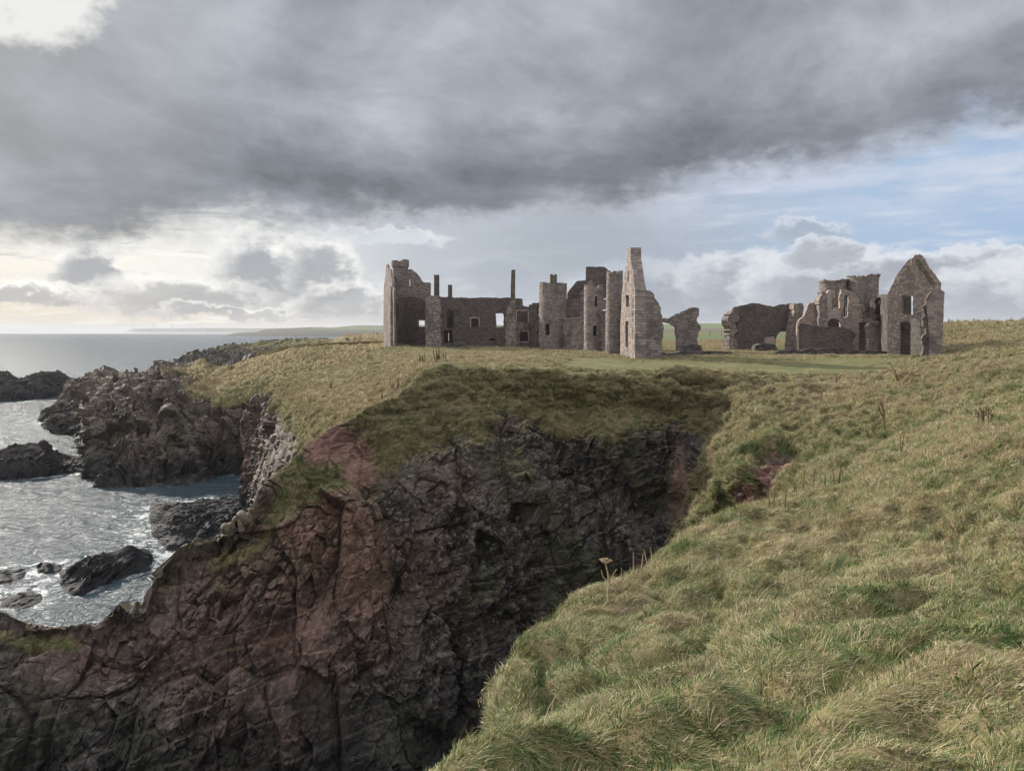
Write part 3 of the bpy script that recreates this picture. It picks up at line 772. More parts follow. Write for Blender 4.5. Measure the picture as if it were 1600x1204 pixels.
    o = mesh_obj('ground', P.reshape(-1, 3), grid_faces(nu, nv), M_TER, smooth=True,
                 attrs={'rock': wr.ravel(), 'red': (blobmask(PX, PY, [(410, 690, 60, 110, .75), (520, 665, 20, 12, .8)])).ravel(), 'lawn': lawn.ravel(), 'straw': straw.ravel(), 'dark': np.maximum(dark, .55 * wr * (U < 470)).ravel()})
    o.name = 'plateau_ground'
    tag(o, kind='structure')
    return dict(P=P, rock=wr, lawn=lawn, T=T, U=U, dark=dark, straw=straw, red=wr * 0)
PL = build_plateau()

# ------------------------------------------------------------------ headlands further along the coast
def headland(name, rows, segs, us, seed, rockfn, strawfn, big=1.6, turf=1.0, redv=0.25, fine=True):
    G, t = sheet(rows, segs, us)
    nu, nv = G.shape[:2]
    PX, PY = project(G)
    T = np.broadcast_to(t, (nu, nv)); U = np.broadcast_to(us[:, None], (nu, nv))
    nse = fbm(G, 12.0, 4, seed + 3)
    wr = np.clip(rockfn(PX, PY, T, U) + nse * 0.7, 0, 1)
    c = np.cross(np.gradient(smooth2(G, 3, 2), axis=0), np.gradient(smooth2(G, 3, 2), axis=1)); c /= np.linalg.norm(c, axis=-1, keepdims=True) + 1e-9
    n = c * np.sign(np.median(c[:, int(nv * .55):int(nv * .9), 2]))
    D = rock_relief(G, n, np.clip(wr * 1.2, 0, 1), big, seed, fine) * stretch_damp(G, 1.0) + turf_relief(G, 1 - wr, seed) * turf
    P = G + n * D[..., None]
    o = mesh_obj(name, P.reshape(-1, 3), grid_faces(nu, nv), M_TER, smooth=(wr[:-1, :-1] < 0.45).ravel(),
                 attrs={'rock': wr.ravel(), 'red': np.full(wr.size, redv), 'lawn': np.zeros(wr.size), 'straw': np.clip(strawfn(PX, PY, T, U), 0, 1).ravel(), 'dark': np.zeros(wr.size)})
    tag(o, kind='structure')
    return dict(P=P, rock=wr, lawn=wr * 0, T=T, U=U, dark=wr * 0, straw=np.clip(strawfn(PX, PY, T, U), 0, 1), red=wr * 0)

S3 = Zr(-3)
H2 = headland('headland_terrain', [
    [(60, S3, 300), (84, S3, 262), (110, S3, 255), (128, S3, 235), (140, S3, 184), (154, S3, 172), (176, S3, 170), (251, S3, 172), (283, S3, 176), (307, S3, 178), (340, S3, 187), (364, S3, 188), (420, S3, 200), (620, S3, 205)],
    [(60, S3, 301), (84, 668, 268), (110, 668, 262), (128, 668, 250), (140, 720, 186), (165, 742, 178), (200, 712, 181), (240, 700, 181), (262, 700, 183), (283, 725, 184), (340, 720, 191), (380, 720, 194), (420, 720, 200), (620, 700, 205)],
    [(60, S3, 302), (84, 655, 272), (110, 655, 268), (128, 655, 262), (138, 690, 188), (165, 690, 186), (200, 672, 187), (240, 668, 188), (262, 660, 187), (283, 690, 188), (340, 690, 193), (400, 680, 200), (460, 690, 203), (620, 660, 205)],
    [(60, S3, 303), (84, 652, 276), (98, 640, 278), (128, 628, 276), (136, 640, 197), (150, 624, 200), (175, 622, 203), (200, 610, 207), (242, 610, 205), (259, 622, 196), (283, 628, 197), (326, 638, 204), (400, 622, 208), (460, 610, 200), (620, 590, 200)],
    [(60, S3, 306), (84, 648, 282), (98, 628, 290), (128, 608, 300), (140, 606, 232), (175, 606, 232), (200, 598, 230), (250, 596, 230), (283, 600, 225), (340, 592, 235), (400, 578, 235), (460, 568, 225), (540, 559, 215), (620, 549, 205)],
    [(60, S3, 320), (84, 644, 292), (98, 618, 305), (112, 601, 318), (125, 602, 320), (140, 595, 292), (186, 588, 288), (223, 585, 285), (251, 577.5, 280), (266, 576, 279), (283, 572, 276), (300, 570, 275), (318, 566, 275), (330, 574, 272), (345, 576, 271), (372, 569, 268), (400, 560, 264), (420, 556, 262), (445, 549, 258), (480, 544.5, 254), (540, 541, 246), (600, 539, 240), (620, 539, 240)],
    [(60, S3, 330), (84, S3, 310), (128, S3, 345), (223, S3, 320), (283, S3, 300), (345, S3, 300), (420, Zr(18), 300), (480, Zr(22), 300), (620, Zr(26), 290)]],
    [20, 70, 70, 70, 80, 90, 24], np.concatenate([np.linspace(60, 126, 60, endpoint=False), np.linspace(126, 145, 110, endpoint=False), np.linspace(145, 330, 330, endpoint=False), np.linspace(330, 620, 250)]), 60,
    lambda PX, PY, T, U: np.interp(U, [240, 280, 310, 400], [1.2, .8, .15, -.1]) * np.interp(T, [3.0, 4.2, 5], [1, .95, .8]) + 1.3 * (T < 2.95) + np.clip((T - 5.3) * 2, 0, 1) * (U < 400),
    lambda PX, PY, T, U: np.clip((T - 3.2) * 1.5, 0, 1) * (0.75 + 0.25 * np.sin(PX * .05 + PY * .1)), big=2.0, turf=2.2, redv=0.22)

H3 = headland('far_headland_terrain', [
    [(262, S3, 840), (285, S3, 800), (300, S3, 770), (350, S3, 735), (400, S3, 720), (640, S3, 700)],
    [(262, S3, 841), (285, 567, 805), (300, 566, 780), (330, 565, 760), (360, 563, 750), (400, 561, 740), (500, 556, 730), (640, 550, 720)],
    [(262, S3, 842), (279, 564, 812), (300, 559, 800), (330, 553, 790), (360, 552, 780), (400, 549, 770), (500, 542, 760), (540, 536, 740), (640, 532, 740)],
    [(262, S3, 860), (279, 562, 820), (290, 557, 818), (310, 554, 815), (330, 548, 812), (345, 544, 810), (356, 541, 808), (380, 542, 810), (395, 538, 815), (407, 535.5, 818), (430, 533, 820), (460, 531, 830), (500, 530.5, 840), (518, 532, 840), (528, 528, 820), (540, 525, 820), (570, 523.5, 830), (640, 523, 830)],
    [(262, S3, 900), (330, S3, 900), (640, S3, 960)]],
    [10, 50, 50, 60, 12], np.linspace(262, 640, 420), 80,
    lambda PX, PY, T, U: np.interp(U, [340, 400, 480], [1.1, .8, .35]) * np.interp(T, [1.5, 2.6, 3.2], [1.2, .5, .6]) + (T < 1.0),
    lambda PX, PY, T, U: np.clip((U - 500) / 40, .15, .9), big=3.0, turf=4, redv=0.1, fine=False)

def mat_fields():
    m, k, b, _ = newmat('distant_fields')
    P = k.n('ShaderNodeNewGeometry').outputs['Position']
    f = k.n('ShaderNodeAttribute', attribute_name='field').outputs['Fac']
    c = k.ramp(f, [(0.0, (0.030, 0.030, 0.026)), (0.25, (0.05, 0.052, 0.030)), (0.42, (0.105, 0.130, 0.055)), (0.6, (0.15, 0.13, 0.07)), (0.75, (0.13, 0.095, 0.085)), (0.9, (0.125, 0.150, 0.070)), (1.0, (0.030, 0.042, 0.022))], 'CONSTANT')
    c = k.mix(k.mul(k.noise(P, 0.01, 5, 0.6), 0.5), c, (0.05, 0.055, 0.03))
    k.put(b.inputs['Base Color'], c)
    return m
M_FIELD = mat_fields()

def coast(name, rows, segs, us, fieldfn):
    G, t = sheet(rows, segs, us)
    nu, nv = G.shape[:2]
    PX, PY = project(G)
    G[..., 2] += fbm(G, 300, 4, 5) * np.interp(t, [0, 1, len(segs)], [0, 2.5, 3.0])[None, :] * (G[..., 2] > 0)
    T = np.broadcast_to(t, (nu, nv)); U = np.broadcast_to(us[:, None], (nu, nv))
    o = mesh_obj(name, G.reshape(-1, 3), grid_faces(nu, nv), M_FIELD, smooth=True, attrs={'field': fieldfn(PX, PY, T, U).ravel()})
    tag(o, kind='structure')

coast('distant_coast_hills', [
    [(350, S3, 4300), (366, S3, 4200), (395, S3, 4000), (700, S3, 3400)],
    [(350, S3, 4301), (366, 521.6, 4250), (395, 521.5, 4100), (430, 521, 4000), (700, 521, 3600)],
    [(350, S3, 4400), (366, 520.8, 4400), (380, 519.8, 4350), (400, 518.6, 4400), (412, 516, 4400), (430, 515.5, 4400), (500, 514, 4500), (700, 515, 4200)],
    [(350, S3, 4700), (366, 520.5, 4600), (380, 519.2, 4700), (400, 518, 4800), (410, 515, 4900), (425, 513.5, 5000), (460, 512, 5200), (500, 511, 5300), (515, 511.5, 5300), (540, 509.5, 5400), (556, 508.3, 5500), (600, 508.6, 5500), (640, 508, 5500), (700, 508, 5500)],
    [(350, S3, 5500), (420, S3, 6500), (700, Zr(20), 7500)]],
    [4, 14, 24, 6], np.linspace(350, 700, 200),
    lambda PX, PY, T, U: np.where((T > 1.9) & (U > 488) & (PY > 509.6), 0.5, np.where(T < 1.3, 0.0, np.where(PY < 509.7, .3, .3))))
# inland fields seen between the ruins
coast('inland_fields', [
    [(690, Zr(18), 330), (1000, Zr(28), 400), (1600, Zr(33), 400), (2600, Zr(34), 400)],
    [(690, 524, 700), (1000, 523, 700), (1100, 522, 700), (1600, 520, 700), (2600, 520, 700)],
    [(690, 519, 1200), (1000, 518, 1200), (1100, 517.5, 1200), (1600, 516, 1200), (2600, 516, 1200)],
    [(690, 516, 1900), (1000, 514, 1900), (1100, 513, 1900), (1600, 512, 1900), (2600, 512, 1900)],
    [(690, 508, 3200), (1000, 506.5, 3000), (1100, 505.2, 3000), (1140, 505.2, 3000), (1600, 504.5, 3000), (2600, 504, 3000)],
    [(690, Zr(30), 4800), (2600, Zr(30), 4800)]],
    [8, 20, 20, 30, 6], np.linspace(690, 2600, 240),
    lambda PX, PY, T, U: np.where(T > 3.88, 1.0, np.where(T > 3.0, .92, np.where(T > 2.1, .78, np.where(T > 1.4, .5, np.where(T > .9, .65, .5))))))

# very distant coast on the horizon
us = np.linspace(150, 480, 160)
coast('horizon_coast_hills', [
    [(150, S3, 17000), (480, S3, 17000)],
    [(150, Zr(-3), 17500), (196, Zr(0), 17500), (215, 513.2, 17500), (280, 512.8, 17500), (330, 512.2, 17500), (400, 512.4, 17500), (480, 512.6, 17500)],
    [(150, S3, 19000), (480, S3, 19000)]], [6, 6], us, lambda PX, PY, T, U: T * 0 + 0.3)

# ------------------------------------------------------------------ rocks standing in the sea
ROCKS = []
def sea_rock(label, sil, foot, depth, seed, big=0.8, back=None, name='sea_rock', group=None, res=0.35):
    """sil: silhouette [(px, py)], foot: [(px, py)] waterline in front; depth = metres front to back"""
    x0, x1 = sil[0][0], sil[-1][0]
    mid = foot[len(foot) // 2]
    Yf = EYE / ((mid[1] - 514) / F)
    us = np.linspace(x0, x1, max(24, int((x1 - x0) / F * Yf / res)))
    fy = np.interp(us, [a for a, _ in foot], [b for _, b in foot])
    Yfront = EYE * F / (fy - 514.0)
    sy = pchip([a for a, _ in sil], np.array([[b] for _, b in sil]), us)[:, 0]
    nv = max(20, int(depth / res * 1.3))
    s = np.linspace(0, 1, nv)
    crest_at = 0.5
    Yc = Yfront + depth * crest_at
    crest = at(us, sy, Yc)
    G = np.zeros((len(us), nv, 3))
    edge = np.minimum(1, np.minimum((us - x0), (x1 - us)) / (0.08 * (x1 - x0)))
    for j, q in enumerate(s):
        Y = Yfront + depth * q
        G[:, j, 0] = (us - 800) / F * Y
        G[:, j, 1] = Y
        prof = np.interp(q, [0, .04, .2, .5, .8, 1], [0, .22, .66, 1, .7, 0])
        G[:, j, 2] = -0.25 + (crest[:, 2] + 0.9) * prof
    n = np.zeros_like(G); c = np.cross(np.gradient(G, axis=0), np.gradient(G, axis=1)); c /= np.linalg.norm(c, axis=-1, keepdims=True) + 1e-9
    n = c * np.sign(np.median(c[..., 2]))
    w = np.clip((G[..., 2] + 0.4) / 0.9, 0.15, 1)
    D = rock_relief(G, n, w, big * .5, seed, True) * np.clip(.35 + crest[:, 2] / 12, .4, 1)[:, None]
    P = G + n * D[..., None]
    o = mesh_obj(name, P.reshape(-1, 3), grid_faces(*G.shape[:2]), M_SEAROCK)
    tag(o, label, 'rock', group)
    ROCKS.append((G[..., 0][G[..., 2] > -.5], G[..., 1][G[..., 2] > -.5]))

sea_rock('long dark red-brown rock island at the left edge of the sea, farthest of the rocks', [(-80, 600), (-30, 588), (0, 584), (14, 584), (26, 592), (48, 588), (66, 581), (84, 582), (98, 588), (104, 593), (122, 594), (131, 600), (140, 606)], [(-80, 630), (0, 627), (60, 623), (140, 612)], 45, 101, 1.8, res=.7)
sea_rock('small low black rock between the left island and the big headland', [(55, 656), (62, 646), (72, 640), (86, 640), (98, 636), (106, 640)], [(55, 660), (80, 661), (106, 660)], 14, 102, .5)
sea_rock('black hump-backed rock by the left edge, its flat shoulder running to the headland', [(-60, 722), (-30, 712), (0, 704), (22, 700), (44, 697), (58, 695), (68, 700), (74, 706), (90, 712), (104, 716), (112, 716), (128, 718), (146, 720), (158, 722), (166, 730)], [(-60, 756), (0, 752), (40, 749), (70, 745), (110, 741), (150, 740), (166, 738)], 22, 103, 1.0)
sea_rock('long low black reef lying in front of the grey cliff foot', [(194, 822), (204, 812), (216, 808), (240, 806), (262, 802), (290, 800), (330, 797), (370, 794), (400, 790), (425, 786)], [(194, 824), (215, 836), (238, 858), (250, 866), (275, 866), (330, 850), (425, 840)], 34, 104, .8)
sea_rock('jagged black skerry with wet slopes in the foam at lower left', [(74, 912), (90, 900), (108, 890), (126, 880), (142, 874), (160, 872), (176, 868), (190, 862), (200, 864), (212, 868), (222, 874), (230, 884), (234, 892)], [(74, 934), (95, 940), (112, 940), (140, 926), (170, 914), (205, 902), (234, 896)], 12, 105, .7)
sea_rock('low knobbly black reef at the left edge just behind the cliff ridge', [(-40, 905), (-10, 900), (0, 904), (12, 902), (26, 904), (36, 908), (42, 914)], [(-40, 930), (0, 926), (42, 918)], 9, 106, .5)
sea_rock('small pointed black rock touching the left end of the jagged skerry', [(38, 896), (46, 888), (56, 886), (66, 890), (78, 890), (86, 896)], [(38, 902), (60, 904), (86, 902)], 5, 107, .4)
sea_rock('flat black rock ledge awash above the cliff ridge at lower left', [(-30, 948), (0, 938), (20, 936), (40, 938), (60, 940), (70, 946)], [(-30, 962), (10, 962), (40, 956), (70, 950)], 6, 108, .4)
sea_rock('tiny black rock awash between the two left reefs', [(24, 926), (30, 922), (38, 922), (48, 926)], [(24, 930), (36, 931), (48, 929)], 2.5, 109, .25, res=.2)

# ------------------------------------------------------------------ sea
def mat_sea():
    m, k, b, _ = newmat('sea_water')
    geo = k.n('ShaderNodeNewGeometry'); P = geo.outputs['Position']
    foam_a = k.n('ShaderNodeAttribute', attribute_name='foam').outputs['Fac']
    slick_glare = k.n('ShaderNodeAttribute', attribute_name='slick_glare').outputs['Fac']
    n1 = k.noise(P, 0.06, 5, 0.6)
    fn = k.noise(P, 0.35, 9, 0.72, 1.5)
    fo = k.mul(k.ss(k.add(k.sub(fn, 0.5), k.sub(k.mul(foam_a, 0.33), 0.31)), 0.0, 0.16), 0.7)
    c = k.mix(k.ss(n1, 0.4, 0.6), (0.018, 0.036, 0.048), (0.035, 0.055, 0.065))
    c = k.mix(k.mul(foam_a, 0.25), c, (0.035, 0.075, 0.085))
    c = k.mix(k.mul(slick_glare, 0.8), c, (0.55, 0.55, 0.53))  # sun glare on the far sea painted in as pale base colour
    c = k.mix(fo, c, (0.62, 0.64, 0.66))
    k.put(b.inputs['Base Color'], c)
    b.inputs['IOR'].default_value = 1.333
    b.inputs['Specular IOR Level'].default_value = 0.5
    k.put(b.inputs['Roughness'], k.m('MULTIPLY_ADD', slick_glare, -0.19, k.m('MULTIPLY_ADD', fo, 0.4, 0.21)))
    w1 = k.noise(P, 0.22, 4, 0.6, 0.6); w2 = k.noise(P, 1.1, 5, 0.65, 0.8)
    h = k.add(k.mul(w1, 2.2), k.mul(w2, 0.75))
    n = k.n('ShaderNodeBump'); n.inputs['Distance'].default_value = 1.0
    k.put(n.inputs['Strength'], k.m('MULTIPLY_ADD', slick_glare, -0.72, 0.73)); k.put(n.inputs['Height'], h)
    k.t.links.new(n.outputs[0], b.inputs['Normal'])
    return m

def build_sea():
    ys = np.concatenate([np.linspace(-200, 60, 20, endpoint=False), np.geomspace(60, 900, 560, endpoint=False), np.geomspace(900, 90000, 120)])
    qs = np.concatenate([np.linspace(-3.0, -0.95, 20, endpoint=False), np.linspace(-0.95, 0.1, 560, endpoint=False), np.linspace(0.1, 3.0, 30)])
    Y = np.broadcast_to(ys[None, :], (len(qs), len(ys)))
    X = qs[:, None] * (np.abs(Y) + 60)
    P = np.stack([X, Y, np.zeros_like(X)], -1)
    near = np.exp(-np.maximum(Y, 0) / 700.0)
    P[..., 2] = (fbm(P, (9, 6, 9), 4, 200) * 0.30 + fbm(P, (26, 16, 20), 2, 201) * 0.30) * near * (Y > 40)
    # foam where water meets rock
    foam = np.zeros_like(X)
    pts = [np.stack([a, b], -1)[::7] for a, b in ROCKS]
    for S, yr in ((H2, 3.0), (PL, 3.0), (CH, 3.0)):
        q = S['P'].reshape(-1, 3); q = q[(np.abs(q[:, 2]) < 1.0)][::9, :2]; pts.append(q)
    pts = np.concatenate(pts)
    cell = 1.5
    gx0, gy0, nx, ny = -220, 40, 240, 260
    occ = np.zeros((nx, ny))
    ii = ((pts[:, 0] - gx0) / cell).astype(int); jj = ((pts[:, 1] - gy0) / cell).astype(int)
    ok = (ii >= 0) & (ii < nx) & (jj >= 0) & (jj < ny)
    occ[ii[ok], jj[ok]] = 1
    f = np.clip(smooth2(occ, 3, 3) * 2.6, 0, 1)
    fi = (X - gx0) / cell; fj = (Y - gy0) / cell
    ok = (fi >= 0) & (fi < nx - 1) & (fj >= 0) & (fj < ny - 1)
    a, b_ = np.clip(fi.astype(int), 0, nx - 2), np.clip(fj.astype(int), 0, ny - 2)
    fx, fy = np.clip(fi - a, 0, 1), np.clip(fj - b_, 0, 1)
    v = f[a, b_] * (1 - fx) * (1 - fy) + f[a + 1, b_] * fx * (1 - fy) + f[a, b_ + 1] * (1 - fx) * fy + f[a + 1, b_ + 1] * fx * fy
    foam = np.where(ok, v, 0)
    slick_glare = np.interp(Y, [5200, 6800], [0, 1])  # far calm water, also the mask of the painted glare strip
    o = mesh_obj('sea_water', P.reshape(-1, 3), grid_faces(len(qs), len(ys)), mat_sea(), smooth=True, attrs={'foam': foam.ravel(), 'slick_glare': slick_glare.ravel()})
    tag(o, kind='structure')
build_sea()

# ------------------------------------------------------------------ masonry builder
def empty(name, loc, label, cat, group=None):
    o = bpy.data.objects.new(name, None); COL.objects.link(o); o.location = loc
    o.empty_display_size = 0.5
    tag(o, label, cat, group)
    return o

def inpoly(x, y, poly):
    c = np.zeros(x.shape, bool); n = len(poly)
    for i in range(n):
        x1, y1 = poly[i]; x2, y2 = poly[(i + 1) % n]
        if y1 == y2: continue
        c ^= ((y1 > y) != (y2 > y)) & (x < (x2 - x1) * (y - y1) / (y2 - y1) + x1)
    return c

def near_on(polys, x, y):
    """closest point on any polygon edge"""
    bd = np.full(x.shape, 1e9); bx, by = x.copy(), y.copy()
    for poly in polys:
        for i in range(len(poly)):
            x1, y1 = poly[i]; x2, y2 = poly[(i + 1) % len(poly)]
            L = (x2 - x1) ** 2 + (y2 - y1) ** 2 + 1e-12
            t = np.clip(((x - x1) * (x2 - x1) + (y - y1) * (y2 - y1)) / L, 0, 1)
            qx, qy = x1 + t * (x2 - x1), y1 + t * (y2 - y1)
            d = np.hypot(x - qx, y - qy); m = d < bd
            bd = np.where(m, d, bd); bx = np.where(m, qx, bx); by = np.where(m, qy, by)
    return bd, bx, by

def cellwall(name, S, Z, inc, mapf, thick, mat, parent, wrap=False, rel=0.05, rag=0.0, seed=0, snap=None, layers=None):
    """inc[i, j]: which cells of the S x Z grid are stone. mapf(s, z, d) -> world xyz, d = depth into the wall."""
    ns, nz = len(S), len(Z)
    nsv = ns - 1 if wrap else ns
    sg, zg = np.meshgrid(S[:nsv], Z, indexing='ij')
    uvS = sg.copy()
    if snap is not None:
        ip = np.zeros((ns + 1, nz + 1), bool); ip[1:-1, 1:-1] = inc
        cnt = ip[:-1, :-1].astype(int) + ip[1:, :-1] + ip[:-1, 1:] + ip[1:, 1:]
        bnd = (cnt > 0) & (cnt < 4)
        bd, bx, by = near_on(snap, sg, zg)
        cs = max(S[1] - S[0], Z[1] - Z[0])
        mv = bnd & (bd < cs * 0.95)
        if rag > 0:
            r = rag
            qi = lambda v, st: np.floor(v / st + 50).astype(np.int64)
            zi = np.zeros(bx.shape, np.int64)
            nx = ((_h(qi(by, .42), qi(bx, 2.5), zi, seed + 5) - .5) * 1.5 + vnoise(np.stack([bx, by, by * 0], -1), 1.5, seed + 7) * .5) * r
            ny = ((_h(qi(bx, .55), qi(by, 2.5), zi, seed + 6) - .5) * 1.3) * r
            upper = np.clip((by - (Z[0] + 2.0)) / 2.0, 0, 1)
            bx = bx + nx * upper; by = by + ny * upper
        sg = np.where(mv, bx, sg); zg = np.where(mv, by, zg)
    nl = max(2, int(thick / 0.9) + 1) if layers is None else layers
    ds = np.linspace(0, thick, nl)
    V, UV = [], []
    for li, d in enumerate(ds):
        q = np.stack([sg * 1.0, zg * 1.0, np.full_like(sg, d * 3.1)], -1)
        o_, c_ = facets(q, (0.75, 3.0, 0.38), seed + 9, 0.3)
        o2 = fbm(q, 1.9, 3, seed + 3)
        off = (o_ * 0.6 + o2) * rel
        dd = d + (off if li == 0 else (-off if li == nl - 1 else 0))
        V.append(mapf(sg, zg, dd).reshape(-1, 3)); UV.append(np.stack([uvS + d, zg], -1).reshape(-1, 2))
    V = np.concatenate(V); UV = np.concatenate(UV)
    L = nsv * nz
    def vid(i, j, l): return l * L + (i % nsv) * nz + j
    I, J = np.nonzero(inc)
    fr = np.stack([vid(I, J, 0), vid(I + 1, J, 0), vid(I + 1, J + 1, 0), vid(I, J + 1, 0)], -1)
    bk = np.stack([vid(I, J, nl - 1), vid(I, J + 1, nl - 1), vid(I + 1, J + 1, nl - 1), vid(I + 1, J, nl - 1)], -1)
    fs = [fr, bk]
    def has(i, j):
        if wrap: i = i % (ns - 1)
        ok = (i >= 0) & (i < ns - 1) & (j >= 0) & (j < nz - 1)
        r = np.zeros(i.shape, bool); r[ok] = inc[i[ok], j[ok]]; return r
    for (di, dj, a, b) in ((-1, 0, (0, 0), (0, 1)), (1, 0, (1, 1), (1, 0)), (0, -1, (1, 0), (0, 0)), (0, 1, (0, 1), (1, 1))):
        m = ~has(I + di, J + dj)
        i, j = I[m], J[m]
        for l in range(nl - 1):
            fs.append(np.stack([vid(i + a[0], j + a[1], l), vid(i + b[0], j + b[1], l), vid(i + b[0], j + b[1], l + 1), vid(i + a[0], j + a[1], l + 1)], -1))
    Fc = np.concatenate(fs)
    used = np.unique(Fc); rm = np.full(len(V), -1); rm[used] = np.arange(len(used))
    return mesh_obj(name, V[used], rm[Fc], mat, parent, uv=UV[used])

def loc_parent(o, parent):
    o.parent = parent
    o.matrix_parent_inverse.identity()

SEED = [300]
class Plane:
    """vertical plane through plan points A = (px, Y), B = (px, Y)"""
    def __init__(s, A, B):
        a, b = at(A[0], 540, A[1]), at(B[0], 540, B[1])
        s.a = a[:2]; s.u = (b - a)[:2]; s.len = np.hypot(*s.u); s.u = s.u / s.len
        s.n = np.array([-s.u[1], s.u[0]])          # into the wall (away from the viewer for left-to-right walls)
    def px(s, pts):
        out = []
        for px, py in pts:
            d = at(px, py, 1.0) - np.array([0, 0, EYE]); d = d * 1.0
            # (d*t).xy = a + u*k
            M = np.array([[d[0], -s.u[0]], [d[1], -s.u[1]]])
            t, k = np.linalg.solve(M, s.a)
            out.append((k, EYE + d[2] * t))
        return out
    def map(s, sg, z, d):
        return np.stack([s.a[0] + s.u[0] * sg + s.n[0] * d, s.a[1] + s.u[1] * sg + s.n[1] * d, z + 0 * sg], -1)

def wall(name, A, B, outline, thick, mat, parent, holes=(), rel=0.05, rag=0.12, cell=0.28, foot=True, flip=False, sills=(), surrounds=(), off=0.0, label=None):
    pl = Plane(A, B)
    if flip: pl.n = -pl.n
    if off: pl.a = pl.a + pl.n * off
    poly = pl.px(outline); hp = [pl.px(h) for h in holes]
    s0, s1 = min(p[0] for p in poly), max(p[0] for p in poly)
    z0, z1 = min(p[1] for p in poly), max(p[1] for p in poly)
    S = np.linspace(s0, s1, max(4, int(round((s1 - s0) / cell)) + 1)); Z = np.linspace(z0, z1, max(4, int(round((z1 - z0) / cell)) + 1))
    cs, cz = np.meshgrid((S[1:] + S[:-1]) / 2, (Z[1:] + Z[:-1]) / 2, indexing='ij')
    inc = inpoly(cs, cz, poly)
    for h in hp: inc &= ~inpoly(cs, cz, h)
    SEED[0] += 7
    base = parent.location if parent else Vector((0, 0, 0))
    b3 = np.array(base)
    mp = lambda a_, z_, d_: pl.map(a_, z_, d_) - b3
    o = cellwall(name, S, Z, inc, mp, thick, mat, parent, rel=rel, rag=rag, seed=SEED[0], snap=[poly] + hp)
    if label: o['label'] = label
    def strip(nm, q, depth=0.22, proud=0.05):
        (xa, za), (xb, zb) = q
        V = []
        for d in (-proud, depth):
            for (x_, z_) in ((xa, za), (xb, za), (xb, zb), (xa, zb)):
                V.append(mp(np.array(x_), np.array(z_), np.array(d)))
        f = [(0, 1, 2, 3), (4, 7, 6, 5), (0, 4, 5, 1), (1, 5, 6, 2), (2, 6, 7, 3), (3, 7, 4, 0)]
        c_ = mesh_obj(nm, np.array(V), f, M_DRESS, o)
    for hi in sills:
        h = hp[hi]; x0 = min(p[0] for p in h); x1 = max(p[0] for p in h); zz = min(p[1] for p in h)
        strip('window_sill', ((x0 - .15, zz - .22), (x1 + .15, zz + 0.02)))
    for hi in surrounds:
        h = hp[hi]; x0 = min(p[0] for p in h); x1 = max(p[0] for p in h); zz = min(p[1] for p in h); zt = max(p[1] for p in h)
        strip('window_surround', ((x1 + 0.0, zz + .025), (x1 + .24, zt)))
        strip('window_surround', ((x0 - .24, zz + .025), (x0 - 0.0, zt)))
        strip('window_surround', ((x0 - .24, zt + 0.003), (x1 + .24, zt + .25)))
    return o

def tower(name, cpx, Y, wpx, top, zbase, mat, parent, holes=(), thick=0.8, flare=0.0, cell=0.25, rel=0.04, arc=(0, 360), cap=0.0, label=None):
    """round tower: centre px, distance, diameter in px, top = [(deg, py)] ragged rim (deg 0 faces the viewer, + = right)"""
    c = at(cpx, 540, Y)[:2]; r = wpx / F * Y / 2
    view = -c / np.linalg.norm(c); side = np.array([-view[1], view[0]])
    n = max(12, int(2 * math.pi * r / cell)); 
    full = (arc[1] - arc[0]) >= 359.9
    A = np.radians(np.linspace(arc[0], arc[1], n + 1))
    S = A * r
    td = [a for a, _ in top]; tz = [float(at(cpx, p, Y - r)[2]) for _, p in top]
    zmax = max(tz)
    Z = np.linspace(zbase, zmax + .05, int((zmax - zbase) / cell) + 2)
    ac = (A[1:] + A[:-1]) / 2; zc = (Z[1:] + Z[:-1]) / 2
    SEED[0] += 7
    rim = np.interp(np.degrees(ac) % 360, td, tz) + vnoise(np.stack([np.cos(ac) * 5, np.sin(ac) * 5, ac * 0], -1), .6, SEED[0]) * .18
    AC, ZC = np.meshgrid(ac, zc, indexing='ij')
    inc = ZC < rim[:, None]
    def mapf(sg, z, d):
        a = sg / r
        rr = r - d + flare * np.clip((z - (zmax - 1.6)) / 1.6, 0, 1) ** 2 + cap * (z > zmax - .45)
        # deg 0 faces the viewer; + goes to the viewer's right
        ux = view[0] * np.cos(a) + side[0] * np.sin(a); uy = view[1] * np.cos(a) + side[1] * np.sin(a)
        return np.stack([c[0] + ux * rr, c[1] + uy * rr, z], -1)
    W = mapf(AC * r, ZC, 0 * ZC)
    hx, hy = project(W)
    front = np.cos(AC) > 0
    for (x0, y0, x1, y1) in holes:
        inc &= ~(front & (hx > x0) & (hx < x1) & (hy > y0) & (hy < y1))
    b3 = np.array(parent.location) if parent else np.zeros(3)
    o = cellwall(name, S, Z, inc, lambda a, z, d: mapf(a, z, d) - b3, thick, mat, parent, wrap=full, rel=rel, seed=SEED[0])
    if label: o['label'] = label
    return o

